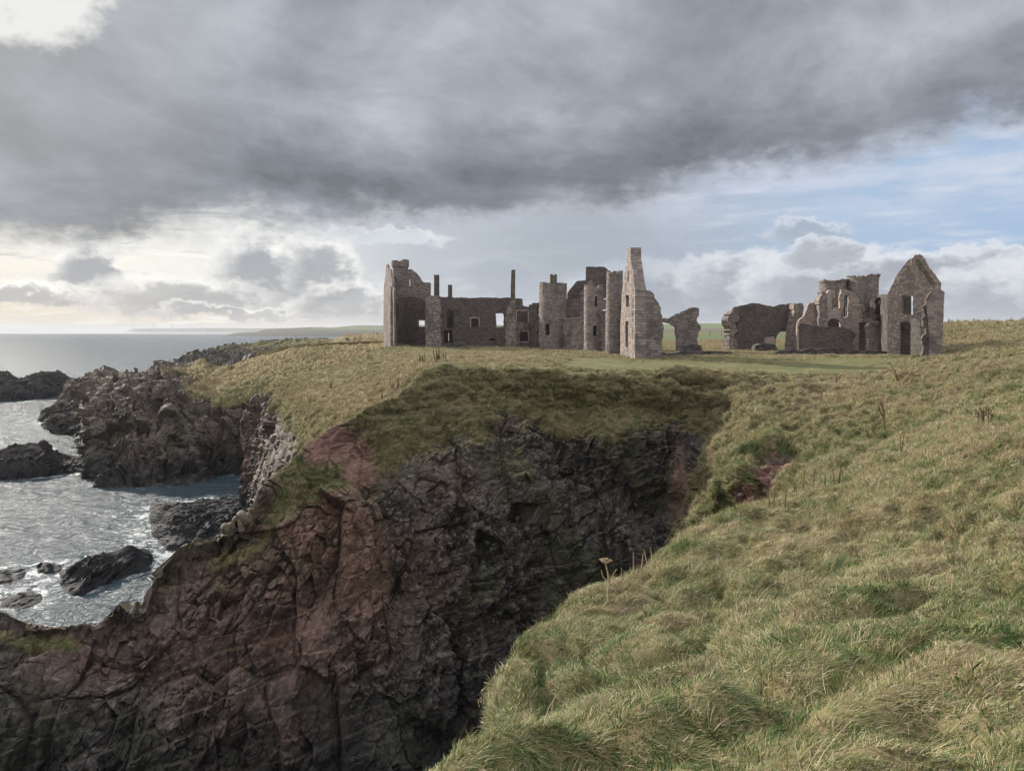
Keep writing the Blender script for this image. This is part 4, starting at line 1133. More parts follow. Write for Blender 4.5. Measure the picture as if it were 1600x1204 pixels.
qA = lambda *p: [(590 + x / 7.083, 390 + y / 7.083) for x, y in p]
qB = lambda *p: [(700 + x / 7.525, 400 + y / 7.525) for x, y in p]
qC = lambda *p: [(820 + x / 5.333, 370 + y / 5.333) for x, y in p]
qD = lambda *p: [(1030 + x / 10., 460 + y / 10.) for x, y in p]
qE = lambda *p: [(1100 + x / 4., 380 + y / 4.) for x, y in p]
qF = lambda *p: [(1230 + x / 8.03, 410 + y / 8.03) for x, y in p]
rect = lambda x0, y0, x1, y1: [(x0, y1), (x0, y0), (x1, y0), (x1, y1)]
def arch(x0, y0, x1, y1, rise, n=8):
    """opening with a curved head: springing at y0 + rise"""
    cx, w = (x0 + x1) / 2, (x1 - x0) / 2
    return [(x0, y1)] + [(cx - w * math.cos(math.pi * i / n), y0 + rise - rise * math.sin(math.pi * i / n)) for i in range(n + 1)] + [(x1, y1)]

# ---- left wing
def build_left_wing():
    t = empty('ruined_castle_wing', tuple(at(720, 541, 172)), 'roofless dark castle wing with curved gable and thin chimneys, left end of the ruins', 'castle ruin', 'ruined castle blocks on the clifftop')
    # end wall seen nearly edge-on
    wall('end_wall', (598.6, 176), (613.5, 163), qA((64, 1085), (66, 440), (84, 300), (95, 160), (108, 158), (120, 206), (142, 216), (150, 300), (158, 350), (165, 402), (180, 440), (182, 1085)), .35, M_GRAN, t, rag=.08)
    wall('pier', (611, 162.5), (617.5, 162.5), qA((140, 1085), (140, 520), (150, 440), (162, 352), (176, 372), (184, 560), (180, 700), (188, 800), (186, 1085)), 1.6, M_RUB, t, rel=.12, rag=.2)
    # gable wall with curved head and one great arched opening
    wall('gable', (614, 171), (673, 171), qA((182, 1080), (182, 400), (200, 352), (222, 335), (250, 315), (262, 300), (268, 282), (290, 262), (320, 236), (345, 216), (378, 214), (402, 238), (436, 262), (458, 296), (472, 305), (476, 330), (498, 352), (520, 362), (585, 364), (587, 512), (590, 1080)), 0.9, M_GRAN, t,
         holes=[qA(*[(a, b) for a, b in arch(196, 520, 532, 1100, 70)]), rect(*qA((349, 318))[0], *qA((361, 402))[0])], rag=.06,
         label='curved Dutch-style gable wall above a great arched opening')
    # curved bay behind the arch
    wall('bay_wall', (616, 173), (634, 180), [(616.5, 544), (616.5, 465), (633, 465), (633, 544)], 0.7, M_GRAN_D, t, holes=[rect(619.6, 476, 622.8, 500)], rag=.03)
    wall('bay_wall', (632, 180), (672, 180), [(631.5, 544), (631.5, 463), (672, 463), (672, 544)], 0.8, M_GRAN_D, t, holes=[rect(*qA((455, 784))[0], *qA((521, 852))[0])], rag=.02, surrounds=(0,))
    wall('bay_plinth', (617, 176), (666, 176), [(617, 546), (617, 511.5), (640, 510), (666, 512.5), (666, 546)], 0.8, M_GRAN_D, t, rag=.15)
    # stair turret with cap
    tower('stair_turret', 626.8, 186, 24.2, [(0, 414), (360, 414)], 31, M_GRAN, t, holes=[(617, 432, 619.5, 439)])
    tower('turret_cap', 626.8, 186, 27.0, [(0, 407.5), (60, 405), (100, 405), (130, 407.5), (360, 407.5)], float(at(627, 416, 184)[2]), M_GRAN, t, thick=1.2)
    # broken wall end towards the viewer
    wall('pier', (664.5, 163), (690, 163), qA((530, 1080), (536, 960), (528, 860), (540, 760), (530, 660), (536, 560), (548, 512), (600, 506), (640, 514), (690, 520), (684, 600), (696, 660), (686, 740), (700, 830), (690, 920), (706, 1000), (700, 1080)), 1.8, M_RUB, t, rel=.14, rag=.25)
    wall('chimney', (678.2, 176), (685.9, 176), qA((624, 540), (624, 278), (679, 278), (680, 540)), 1.0, M_GRAN_D, t, rag=.02)
    wall('chimney', (699.8, 176), (706, 176), qA((779, 540), (779, 389), (822, 389), (822, 540)), 1.0, M_GRAN_D, t, rag=.02)
    # long wall
    long_top = [(684, 463.5), (697, 464.5), (706, 463), (710, 464.6), (725, 464.5), (741, 465.6), (757, 464.6), (778, 465.2), (799, 465.0), (806, 466), (815, 465.8), (816.6, 468), (817, 477.4), (826, 478.6), (842, 479)]
    hol = [arch(698.4, 483, 708.8, 511.5, 4), rect(694, 515.5, 707.5, 536), rect(735.9, 497, 747.8, 510.3), rect(775.2, 489.8, 787, 510.2), rect(764.8, 528.6, 774.8, 531.8), rect(807.5, 485.5, 825, 503), rect(811.8, 517.8, 825.3, 533.5)]
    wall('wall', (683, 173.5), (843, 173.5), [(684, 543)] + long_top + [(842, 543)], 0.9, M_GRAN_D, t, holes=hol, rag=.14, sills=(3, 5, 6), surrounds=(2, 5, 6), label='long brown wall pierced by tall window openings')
    wall('inner_wall', (683, 178.5), (830, 178.5), [(684, 541), (684, 482), (730, 482), (731, 495), (770, 495), (770, 486), (829, 484), (829, 541)], 0.7, M_GRAN_D, t, holes=[rect(770.5, 480, 792, 512), rect(700, 520, 701.6, 533)], rag=.05)
    for (x, w) in ((686, 0), (726, 0), (760, 0), (830, 0)):
        wall('cross_wall', (x, 174.5), (x + (.6 if x < 760 else -.6), 178.4), [(x, 541), (x, 486), (x + (1.6 if x < 760 else -2.2), 486), (x + (1.6 if x < 760 else -2.2), 541)], 0.6, M_GRAN_D, t, rag=.0)
    wall('wall', (825.5, 168), (844, 166), [(826.4, 544), (826.2, 476), (830.5, 475.2), (832, 473.2), (843, 473), (843, 544)], 0.9, M_GRAN_D, t, holes=[rect(838.6, 479, 842.4, 502.5), rect(838.6, 517, 842.4, 533)], rag=.1)
    # lone tall stack on its rubble buttress
    wall('chimney', (798.6, 163), (805.4, 163), qB((736, 545), (738, 400), (744, 160), (790, 158), (790, 545)), 0.9, M_MOSS, t, rag=.04, rel=.03, label='tall thin chimney stack yellow with moss')
    wall('pier', (789, 162.5), (807, 162.5), qB((672, 1085), (684, 1000), (676, 920), (690, 830), (678, 760), (694, 690), (684, 640), (706, 600), (722, 560), (740, 520), (788, 520), (800, 600), (784, 680), (796, 800), (790, 900), (806, 1000), (800, 1085)), 1.7, M_RUB, t, rel=.16, rag=.28)
    wall('wall', (804, 166.5), (827, 168), [(804, 543), (804, 502), (826, 503), (826, 543)], 0.6, M_RUB, t, holes=[rect(811.8, 517.4, 825.2, 543.4)], rag=.04, rel=.1)
build_left_wing()

# ---- central block of round towers
def build_towers():
    t = empty('ruined_castle_keep', tuple(at(950, 553, 135)), 'three round towers beside a tall ruined gable with chimney, middle of the ruins', 'castle ruin', 'ruined castle blocks on the clifftop')
    zb = 31.5
    tower('round_tower', 863.8, 158, 42.6, [(0, 442), (25, 441), (60, 442.5), (100, 442), (180, 440), (250, 441), (300, 440.5), (335, 442), (360, 442)], zb, M_GRAN, t, holes=[(851.9, 506.5, 858.2, 523.7)], label='squat round tower with a ragged mossy rim and chimney stub')
    wall('chimney', (859.8, 157), (870.4, 157), qC((212, 400), (212, 312), (230, 308), (236, 322), (246, 322), (250, 308), (268, 314), (268, 400)), 1.3, M_MOSS, t, rag=.03)
    # low wall between towers 1 and 2 and the taller ones behind it
    wall('wall', (879, 156), (911.5, 151), qC((315, 965), (315, 680), (488, 674), (488, 965)), 0.9, M_ASH, t, rag=.03, label='low wall of big squared blocks with a pale coping')
    wall('coping', (878.6, 155.8), (911.5, 150.8), qC((312, 686), (312, 678), (488, 672), (488, 680)), 1.1, M_DRESS, t, rag=.0, rel=.01, cell=.2, off=-.06)
    wall('wall', (884.5, 161), (915, 158), qC((340, 720), (346, 517), (402, 514), (458, 516), (462, 462), (500, 424), (500, 720)), 0.9, M_ASH, t, rag=.05)
    wall('gable', (884, 165), (920, 163), qC((352, 560), (354, 468), (376, 438), (408, 398), (436, 366), (505, 362), (505, 560)), 0.9, M_GRAN_D, t, rag=.06)
    # square tower behind tower 2
    wall('square_tower', (914.8, 157), (946.2, 156), qC((506, 960), (508, 250), (540, 247), (580, 251), (620, 247), (672, 250), (674, 960)), 5.0, M_GRAN_D, t, rag=.05, cell=.4, rel=.04, label='plain square tower with a flat top')
    tower('round_tower', 926.9, 148, 29.4, [(0, 447), (20, 449), (60, 448), (90, 444.5), (150, 446), (240, 445), (300, 444), (320, 443), (335, 438), (342, 440), (350, 445), (360, 447)], zb, M_ASH, t, holes=[(928.0, 508.8, 932.6, 525.2), (929.4, 463, 933.4, 478.4)], label='slim round tower with two narrow windows')
    # jettied strip between towers 2 and 3
    wall('wall', (939, 146.5), (948, 143), qC((640, 985), (644, 610), (650, 590), (650, 520), (676, 516), (690, 600), (690, 985)), 0.8, M_GRAN, t, holes=[qC((664, 800), (664, 720), (668, 720), (668, 800))], rag=.05)
    wall('corbel', (939.5, 146.2), (947, 143.4), qC((638, 618), (638, 606), (680, 604), (680, 616)), .6, M_DRESS, t, rag=0, cell=.2, off=-.35, rel=.01)
    wall('corbel', (940.5, 146.2), (947, 143.4), qC((645, 524), (645, 514), (676, 512), (676, 522)), .5, M_DRESS, t, rag=0, cell=.2, off=-.25, rel=.01)
    tower('round_tower', 959.4, 135.5, 25.4, [(0, 427), (30, 425.5), (70, 424.5), (110, 422.8), (180, 422), (250, 423), (300, 424), (330, 427), (360, 427)], zb, M_GRAN, t, thick=.5, label='smooth slim round tower, tallest of the three')
    # the tall gable: its face looks left, its thickness faces the viewer
    gb = qC((792, 1000), (797, 700), (806, 460), (815, 400), (835, 285), (848, 210), (853, 100), (868, 90), (880, 90), (881, 190), (886, 205), (900, 310), (917, 430), (918, 1040))
    gb = [(x + .2, y) for x, y in gb]
    wall('gable', (992.2, 117), (968.6, 131), gb, 1.75, M_ASH, t, flip=True, holes=[rect(*qC((842, 484))[0], *qC((867, 584))[0]), rect(*qC((838, 702))[0], *qC((861, 920))[0]), rect(*qC((857, 280))[0], *qC((866, 372))[0])], rag=.05, label='tall pale gable wall with slit windows, seen at a slant')
    wall('inner_wall', (1002, 121.5), (982, 133), [(980, 552), (980, 455), (1002, 455), (1002, 552)], .5, M_GRAN_D, t, flip=True, rag=.0)
    wall('wall', (995.5, 117.8), (1034.5, 120.2), qC((940, 1045), (940, 436), (1000, 436), (1050, 452), (1072, 478), (1086, 492), (1084, 524), (1108, 548), (1130, 592), (1128, 640), (1142, 668), (1144, 745), (1118, 752), (1108, 800), (1072, 830), (1078, 860), (1116, 880), (1140, 925), (1150, 1000), (1150, 1045)), 1.3, M_ASH, t, rag=.18, rel=.07, label='broken wall of large blocks stepping down to the right')
    wall('wall', (1018, 125), (1040, 126.5), qC((1040, 1010), (1050, 640), (1110, 640), (1140, 700), (1152, 760), (1146, 900), (1152, 1010)), 1.0, M_RUB, t, rag=.3, rel=.2)
    # fragment with half an arch
    wall('arch_wall', (1031, 146), (1096, 146), qD((-10, 900), (-10, 520), (-6, 380), (60, 370), (186, 372), (200, 348), (262, 318), (270, 300), (340, 290), (346, 270), (392, 262), (440, 242), (480, 208), (530, 202), (604, 208), (612, 262), (626, 320), (606, 372), (588, 400), (600, 425), (640, 478), (650, 560), (636, 580), (602, 574), (598, 610), (612, 650), (590, 700), (606, 780), (606, 900)), 1.3, M_GRAN, t,
         holes=[qD((42, 1000), (42, 442), (90, 440), (140, 446), (190, 462), (238, 488), (268, 520), (280, 552), (282, 700), (276, 1000))], rag=.2, rel=.06, label='wall fragment with half an arch, moss along its broken top')
build_towers()

# ---- right-hand range
def build_right():
    t = empty('ruined_castle_range', tuple(at(1320, 552, 140)), 'low broken range ending in a steep pointed gable, right end of the ruins', 'castle ruin', 'ruined castle blocks on the clifftop')
    top = qE((152, 490), (146, 462), (160, 440), (190, 402), (240, 388), (310, 374), (372, 380), (392, 390), (440, 394), (470, 386), (520, 380), (560, 377), (614, 373))
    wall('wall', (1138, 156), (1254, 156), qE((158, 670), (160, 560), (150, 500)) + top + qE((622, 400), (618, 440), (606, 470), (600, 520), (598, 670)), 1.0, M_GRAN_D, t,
         holes=[qE((448, 690), (446, 600), (458, 575), (476, 556), (500, 551), (526, 552), (530, 575), (532, 690))], rag=.2, rel=.08, label='long low dark wall with an opening at its foot')
    wall('pier', (1139, 154), (1155, 155.8), qE((158, 665), (160, 560), (148, 490), (152, 460), (186, 420), (212, 440), (226, 470), (196, 500), (214, 540), (190, 580), (212, 620), (206, 665)), 1.6, M_RUB, t, rag=.3, rel=.16)
    wall('pier', (1236, 152.5), (1251, 152.5), qE((534, 665), (540, 560), (560, 470), (562, 378), (612, 374), (622, 410), (618, 440), (600, 476), (590, 530), (594, 600), (588, 665)), 2.6, M_RUB, t, rag=.15, rel=.08)
    wall('blocked_door', (1195, 154.6), (1214, 154.6), qE((384, 660), (384, 586), (440, 584), (446, 660)), 1.0, M_DRESS, t, rag=.08)
    # low front wall
    wall('wall', (1246, 143), (1338, 141), qE((594, 680), (590, 600), (588, 520), (600, 500), (624, 498), (660, 508), (700, 520), (760, 524), (800, 520), (862, 524), (890, 534), (916, 540), (938, 556), (956, 572), (944, 590), (930, 604), (936, 640), (946, 680)), 1.0, M_GRAN_D, t, rag=.15, rel=.09, label='low front wall with a crumbling right end')
    # back wall with openings, in three stretches
    bw = qF((120, 1120), (130, 760), (172, 700), (214, 668), (250, 560), (246, 552), (282, 512), (350, 490), (380, 486), (384, 440), (420, 440), (432, 380), (500, 380), (530, 346), (598, 348), (604, 440), (664, 446), (672, 336), (724, 334), (760, 350), (800, 372), (850, 400), (905, 436), (900, 500), (944, 540), (930, 600), (950, 650), (936, 700), (1000, 720), (1040, 690), (1060, 700), (1150, 720), (1150, 1120))
    wall('wall', (1246, 147), (1375, 145), bw, 0.9, M_PINK, t, holes=[qF((346, 724), (352, 500), (392, 490), (396, 724)), qF((556, 604), (560, 448), (598, 452), (606, 430), (662, 450), (664, 570), (600, 574), (586, 600)), qF((704, 702), (722, 404), (784, 404), (776, 470), (764, 700)),
         qF(*arch(506, 698, 668, 860, 70)), qF((898, 1130), (904, 752), (1010, 750), (1004, 800), (1040, 900), (1026, 1000), (1034, 1130))], rag=.12, rel=.07, label='back wall with a slit window, an arched recess and a doorway')
    wall('pier', (1277, 144.5), (1291.5, 144.5), qF((400, 1120), (395, 700), (398, 640), (392, 560), (400, 480), (420, 430), (440, 370), (490, 370), (494, 450), (488, 560), (496, 660), (486, 740), (492, 1120)), 2.2, M_RUB, t, rel=.12, rag=.22)
    wall('wall', (1290, 145.6), (1316, 145.4), qF((486, 1100), (490, 690), (496, 380), (530, 346), (560, 348), (556, 604), (664, 574), (676, 700), (690, 1100)), .8, M_DRESS, t, holes=[qF(*arch(506, 698, 668, 1120, 70))], rag=.06, off=0, label='smooth pale dressed-stone panel over the arch')
    wall('inner_wall', (1270, 150), (1372, 149), qF((330, 1100), (330, 540), (500, 690), (900, 690), (1130, 690), (1130, 1100)), .6, M_GRAN_D, t, rag=.05)
    tower('round_tower', 1298, 152.5, 39.5, [(0, 440), (20, 438), (35, 436.5), (90, 436), (180, 436), (260, 437.5), (340, 437.5), (352, 441), (360, 440)], 40.5, M_GRAN, t, flare=.22, cap=.10, thick=.6, arc=(0, 360), label='left of the two tall drum-shaped tower stumps')
    tower('round_tower', 1344.5, 151, 45, [(0, 432), (20, 429), (60, 427.8), (180, 428), (270, 429.5), (320, 431.5), (345, 433), (360, 432)], 33, M_GRAN, t, flare=.2, cap=.10, thick=.7, label='right and taller of the two drum-shaped tower stumps')
    wall('rubble_face', (1338, 145.2), (1362, 144.4), qF((790, 720), (780, 470), (800, 372), (860, 372), (906, 400), (960, 440), (980, 470), (950, 520), (1000, 560), (990, 640), (1020, 700), (960, 730)), 1.6, M_RUB, t, rag=.35, rel=.2, off=.9)
    wall('pier', (1356, 141.5), (1373, 141.5), qF((1020, 1110), (1030, 960), (1010, 800), (1040, 756), (1138, 760), (1136, 1110)), 1.4, M_PINK, t, rag=.06, label='warm pink wall end between the two doorways')
    # side wall joining the gable, its shade put into the dark stone colour
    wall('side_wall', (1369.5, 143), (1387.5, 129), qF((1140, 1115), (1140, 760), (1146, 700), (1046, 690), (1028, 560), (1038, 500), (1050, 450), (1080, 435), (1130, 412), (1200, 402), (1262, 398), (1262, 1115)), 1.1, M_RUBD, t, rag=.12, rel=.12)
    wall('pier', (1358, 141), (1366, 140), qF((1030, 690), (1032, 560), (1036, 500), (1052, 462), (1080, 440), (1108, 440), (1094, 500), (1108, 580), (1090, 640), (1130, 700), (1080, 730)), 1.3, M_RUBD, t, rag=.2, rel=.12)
    # big gable
    g = qE((1146, 700), (1146, 318), (1172, 270), (1208, 192), (1240, 150), (1272, 106), (1306, 92), (1316, 74), (1350, 70), (1378, 104), (1400, 140), (1432, 186), (1478, 254), (1470, 262), (1474, 292), (1494, 300), (1494, 322), (1480, 730), (1360, 730), (1290, 706))
    wall('gable', (1386.5, 129), (1475, 123.5), g, 1.1, M_PRUB, t, holes=[qE(*arch(1239, 325, 1307, 445, 10)), qE(*arch(1223, 488, 1291, 740, 8))], rag=.08, rel=.06, label='steep pointed gable with two window openings')
    wall('moss_strip', (1386.5, 129), (1475, 123.5), qE((1318, 116), (1326, 100), (1342, 100), (1366, 134), (1396, 180), (1430, 230), (1440, 258), (1412, 250), (1392, 216), (1370, 188), (1344, 156), (1328, 132)), .22, M_MOSS, t, rag=.05, off=-.12, rel=.05)
    wall('plaster', (1386.5, 129), (1475, 123.5), qE((1289, 706), (1292, 520), (1290, 470), (1330, 474), (1352, 480), (1346, 520), (1356, 560), (1350, 620), (1358, 680), (1350, 706)), .25, M_PLASTER, t, rag=.2, off=-.12, rel=.02)
    wall('window_jamb', (1390, 131.6), (1478, 126), qE((1230, 450), (1230, 320), (1292, 320), (1292, 450)), .5, M_GRAN, t, rag=.02)
    wall('window_jamb', (1390, 131.6), (1478, 126), qE((1215, 730), (1215, 480), (1296, 480), (1296, 730)), .5, M_GRAN, t, rag=.02)
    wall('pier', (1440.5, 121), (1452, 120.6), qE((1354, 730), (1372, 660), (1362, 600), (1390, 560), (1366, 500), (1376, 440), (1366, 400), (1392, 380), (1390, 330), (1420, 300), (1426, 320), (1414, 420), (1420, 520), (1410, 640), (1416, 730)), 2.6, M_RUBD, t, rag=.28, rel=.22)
    wall('quoin_pier', (1453, 120.4), (1474, 119.5), qE((1404, 738), (1404, 520), (1390, 380), (1410, 330), (1440, 290), (1470, 292), (1496, 322), (1480, 738)), 3.4, M_ASH, t, rag=.08, rel=.05, label='squared corner stones of the gable, broken on the left side')
build_right()

def solo_wall(name, label, cat, A, B, outline, thick, mat, **kw):
    c = at((A[0] + B[0]) / 2, 545, A[1])
    o = wall(name, A, B, outline, thick, mat, None, **kw)
    tag(o, label, cat)
    return o
solo_wall('dry_stone_wall', 'low dark dry stone wall in the grass before the right-hand ruins', 'wall', (1214, 133), (1376, 131), qE((452, 726), (452, 684), (470, 670), (540, 664), (600, 668), (660, 660), (700, 664), (760, 656), (850, 655), (900, 666), (960, 668), (1040, 674), (1110, 680), (1180, 686), (1250, 690), (1262, 706), (1262, 726)), 1.0, M_DRY, rel=.14, rag=.22)
solo_wall('collapsed_stone_wall', 'tumbled grassy stone wall right of the tall gable, in front of the arch', 'wall', (1030, 128), (1150, 134), qD((-10, 1000), (0, 900), (60, 900), (120, 925), (200, 920), (280, 905), (340, 890), (480, 892), (600, 890), (720, 888), (860, 884), (1000, 890), (1120, 905), (1170, 930), (1180, 1000)), 1.3, M_DRY, rel=.2, rag=.35)
solo_wall('rubble_heap', 'dark heap of fallen stones at the foot of the arch fragment', 'rubble', (1066, 142), (1098, 142), qD((370, 880), (395, 800), (450, 778), (520, 774), (600, 782), (650, 800), (672, 850), (680, 880)), 2.2, M_DRY, rel=.25, rag=.3)
solo_wall('rubble_heap', 'small grey stone heap beside the opening in the long low wall', 'rubble', (1180, 148), (1212, 148), qE((316, 680), (318, 640), (350, 628), (400, 626), (440, 632), (456, 650), (462, 680)), 2.0, M_DRY, rel=.22, rag=.3)
solo_wall('rubble_heap', 'flat bank of dark stones before the doorway of the left wing', 'rubble', (694, 160), (732, 160), [(692, 546), (696, 539), (702, 535.5), (712, 534), (724, 536), (730, 540), (734, 546)], 2.5, M_DRY, rel=.22, rag=.3)

# ------------------------------------------------------------------ grass: tufts of real blades, instanced over the turf
def mat_grass():
    m, k, b, out = newmat('grass_blades')
    inst = k.n('ShaderNodeAttribute', attribute_name='tint', attribute_type='INSTANCER')
    tint = inst.outputs['Fac']
    rnd = k.n('ShaderNodeAttribute', attribute_name='c').outputs['Fac']
    mixv = k.add(tint, k.mul(k.sub(rnd, 0.5), 0.95))
    c = k.ramp(mixv, [(0.0, (0.030, 0.068, 0.016)), (0.24, (0.075, 0.130, 0.030)), (0.40, (0.175, 0.205, 0.062)), (0.58, (0.310, 0.285, 0.125)), (0.78, (0.47, 0.385, 0.245)), (0.93, (0.60, 0.50, 0.36)), (1.0, (0.20, 0.13, 0.08))])
    k.put(b.inputs['Base Color'], c)
    b.inputs['Roughness'].default_value = 0.6
    b.inputs['Specular IOR Level'].default_value = 0.25
    tr = k.n('ShaderNodeBsdfTranslucent'); k.put(tr.inputs[0], c)
    mx = k.n('ShaderNodeMixShader'); mx.inputs[0].default_value = 0.20
    k.t.links.new(b.outputs[0], mx.inputs[1]); k.t.links.new(tr.outputs[0], mx.inputs[2]); k.t.links.new(mx.outputs[0], out.inputs[0])
    return m
M_GRASS = mat_grass()

def tuft_mesh(name, nb, rad, hgt, wid, lean, seed, segs=3, droop=0.6, fan=0.55):
    g = np.random.default_rng(seed)
    V, Fc, C = [], [], []
    for i in range(nb):
        a = g.uniform(0, 2 * math.pi); r = rad * math.sqrt(g.uniform())
        bx, by = r * math.cos(a), r * math.sin(a)
        h = hgt * g.uniform(0.55, 1.15)
        # outward fan + common comb direction (+x)
        dx = lean + fan * math.cos(a) * (r / rad) + g.normal(0, .38); dy = fan * math.sin(a) * (r / rad) + g.normal(0, .38)
        w = wid * g.uniform(.7, 1.3); ya = g.uniform(0, math.pi)
        wx, wy = math.cos(ya) * w / 2, math.sin(ya) * w / 2
        base = len(V); cc = g.uniform()
        for s_ in range(segs + 1):
            t = s_ / segs
            z = h * (t - droop * t * t * 0.5 * (0.4 + math.hypot(dx, dy)))
            x = bx + dx * h * (t ** 1.5); y = by + dy * h * (t ** 1.5)
            ww = 1 - t * 0.85
            V.append((x - wx * ww, y - wy * ww, z - 0.03)); V.append((x + wx * ww, y + wy * ww, z - 0.03)); C += [cc, cc]
        for s_ in range(segs):
            q = base + 2 * s_
            Fc.append((q, q + 1, q + 3, q + 2))
    me = bpy.data.meshes.new(name)
    me.from_pydata(V, [], Fc)
    a = me.attributes.new('c', 'FLOAT', 'POINT'); a.data.foreach_set('value', np.array(C, np.float32))
    me.materials.append(M_GRASS); me.update()
    return bpy.data.objects.new(name, me)

def scatter(name, pts, eul, scl, tint, idx, tufts):
    me = bpy.data.meshes.new(name)
    n = len(pts)
    me.vertices.add(n); me.vertices.foreach_set('co', pts.astype(np.float32).ravel())
    def att(nm, ty, v, key):
        a = me.attributes.new(nm, ty, 'POINT'); a.data.foreach_set(key, np.ascontiguousarray(v).ravel())
    att('eul', 'FLOAT_VECTOR', eul.astype(np.float32), 'vector'); att('scl', 'FLOAT', scl.astype(np.float32), 'value')
    att('tint', 'FLOAT', tint.astype(np.float32), 'value'); att('idx', 'INT', idx.astype(np.int32), 'value')
    me.update()
    o = bpy.data.objects.new(name, me); COL.objects.link(o)
    coll = bpy.data.collections.new(name + '_tufts')
    for i, tf in enumerate(tufts): coll.objects.link(tf)
    ng = bpy.data.node_groups.new(name, 'GeometryNodeTree')
    ng.interface.new_socket('Geometry', in_out='INPUT', socket_type='NodeSocketGeometry')
    ng.interface.new_socket('Geometry', in_out='OUTPUT', socket_type='NodeSocketGeometry')
    N, L = ng.nodes, ng.links
    gi, go = N.new('NodeGroupInput'), N.new('NodeGroupOutput')
    mp = N.new('GeometryNodeMeshToPoints'); L.new(gi.outputs[0], mp.inputs[0])
    ci = N.new('GeometryNodeCollectionInfo'); ci.inputs[0].default_value = coll
    ci.inputs['Separate Children'].default_value = True; ci.inputs['Reset Children'].default_value = True
    ip = N.new('GeometryNodeInstanceOnPoints'); L.new(mp.outputs[0], ip.inputs['Points']); L.new(ci.outputs[0], ip.inputs['Instance'])
    ip.inputs['Pick Instance'].default_value = True
    def na(nm, ty):
        q = N.new('GeometryNodeInputNamedAttribute'); q.data_type = ty; q.inputs[0].default_value = nm; return q.outputs[0]
    L.new(na('idx', 'INT'), ip.inputs['Instance Index'])
    e2r = N.new('FunctionNodeEulerToRotation'); L.new(na('eul', 'FLOAT_VECTOR'), e2r.inputs[0]); L.new(e2r.outputs[0], ip.inputs['Rotation'])
    L.new(na('scl', 'FLOAT'), ip.inputs['Scale'])
    L.new(ip.outputs[0], go.inputs[0])
    md = o.modifiers.new('tufts', 'NODES'); md.node_group = ng
    tag(o, kind='stuff')
    o['label'] = {'meadow_grass': 'wind-combed green and straw-coloured grass on the near slope', 'broad_leaved_weeds': 'patches of dark broad-leaved weeds in the near turf', 'pale_grass_stems': 'long pale bent stems rising from the near turf', 'tussock_grass': 'humped grass tussocks on the near slope', 'far_tussock_grass': 'grass tussocks on the banks of the gully', 'hill_tussock_grass': 'straw tussocks around the ruins'}.get(name, 'rough grass tussocks on the cliff tops and banks')
    return o

def sample_sheet(S, dens, maskfn, seed, dmin=0, dmax=1e9, jit=True):
    """random points on a sheet; dens(dist) per m2"""
    g = np.random.default_rng(seed)
    P = S['P']
    a = P[:-1, :-1]; b = P[1:, :-1]; c = P[:-1, 1:]; d = P[1:, 1:]
    ctr = (a + b + c + d) / 4
    ar = 0.5 * np.linalg.norm(np.cross(d - a, c - b), axis=-1)
    dist = np.linalg.norm(ctr - np.array([0, 0, EYE]), axis=-1)
    X, Y = project(ctr)
    vis = (ctr[..., 1] > -1) & (X > -260) & (X < 1860) & (Y < 1500) & (dist > dmin) & (dist < dmax)
    n = np.cross(b - a, c - a); n /= np.linalg.norm(n, axis=-1, keepdims=True) + 1e-9
    lam = ar * dens(dist) * vis * maskfn({k_: (v_[:-1, :-1] if isinstance(v_, np.ndarray) and v_.ndim == 2 else v_) for k_, v_ in S.items() if k_ != 'P'}, ctr, n, X, Y)
    lam = np.clip(lam, 0, 6)
    cnt = g.poisson(lam)
    I, J = np.nonzero(cnt); rep = cnt[I, J]
    I, J = np.repeat(I, rep), np.repeat(J, rep)
    u, v = g.uniform(size=len(I))[:, None], g.uniform(size=len(I))[:, None]
    p = a[I, J] * (1 - u) * (1 - v) + b[I, J] * u * (1 - v) + c[I, J] * (1 - u) * v + d[I, J] * u * v
    nn = n[I, J]; nn = nn * np.sign(nn[:, 2:3] + 1e-9)
    return p, nn, dist[I, J], {k_: S[k_][I, J] for k_ in ('straw', 'lawn', 'dark', 'rock')}, g

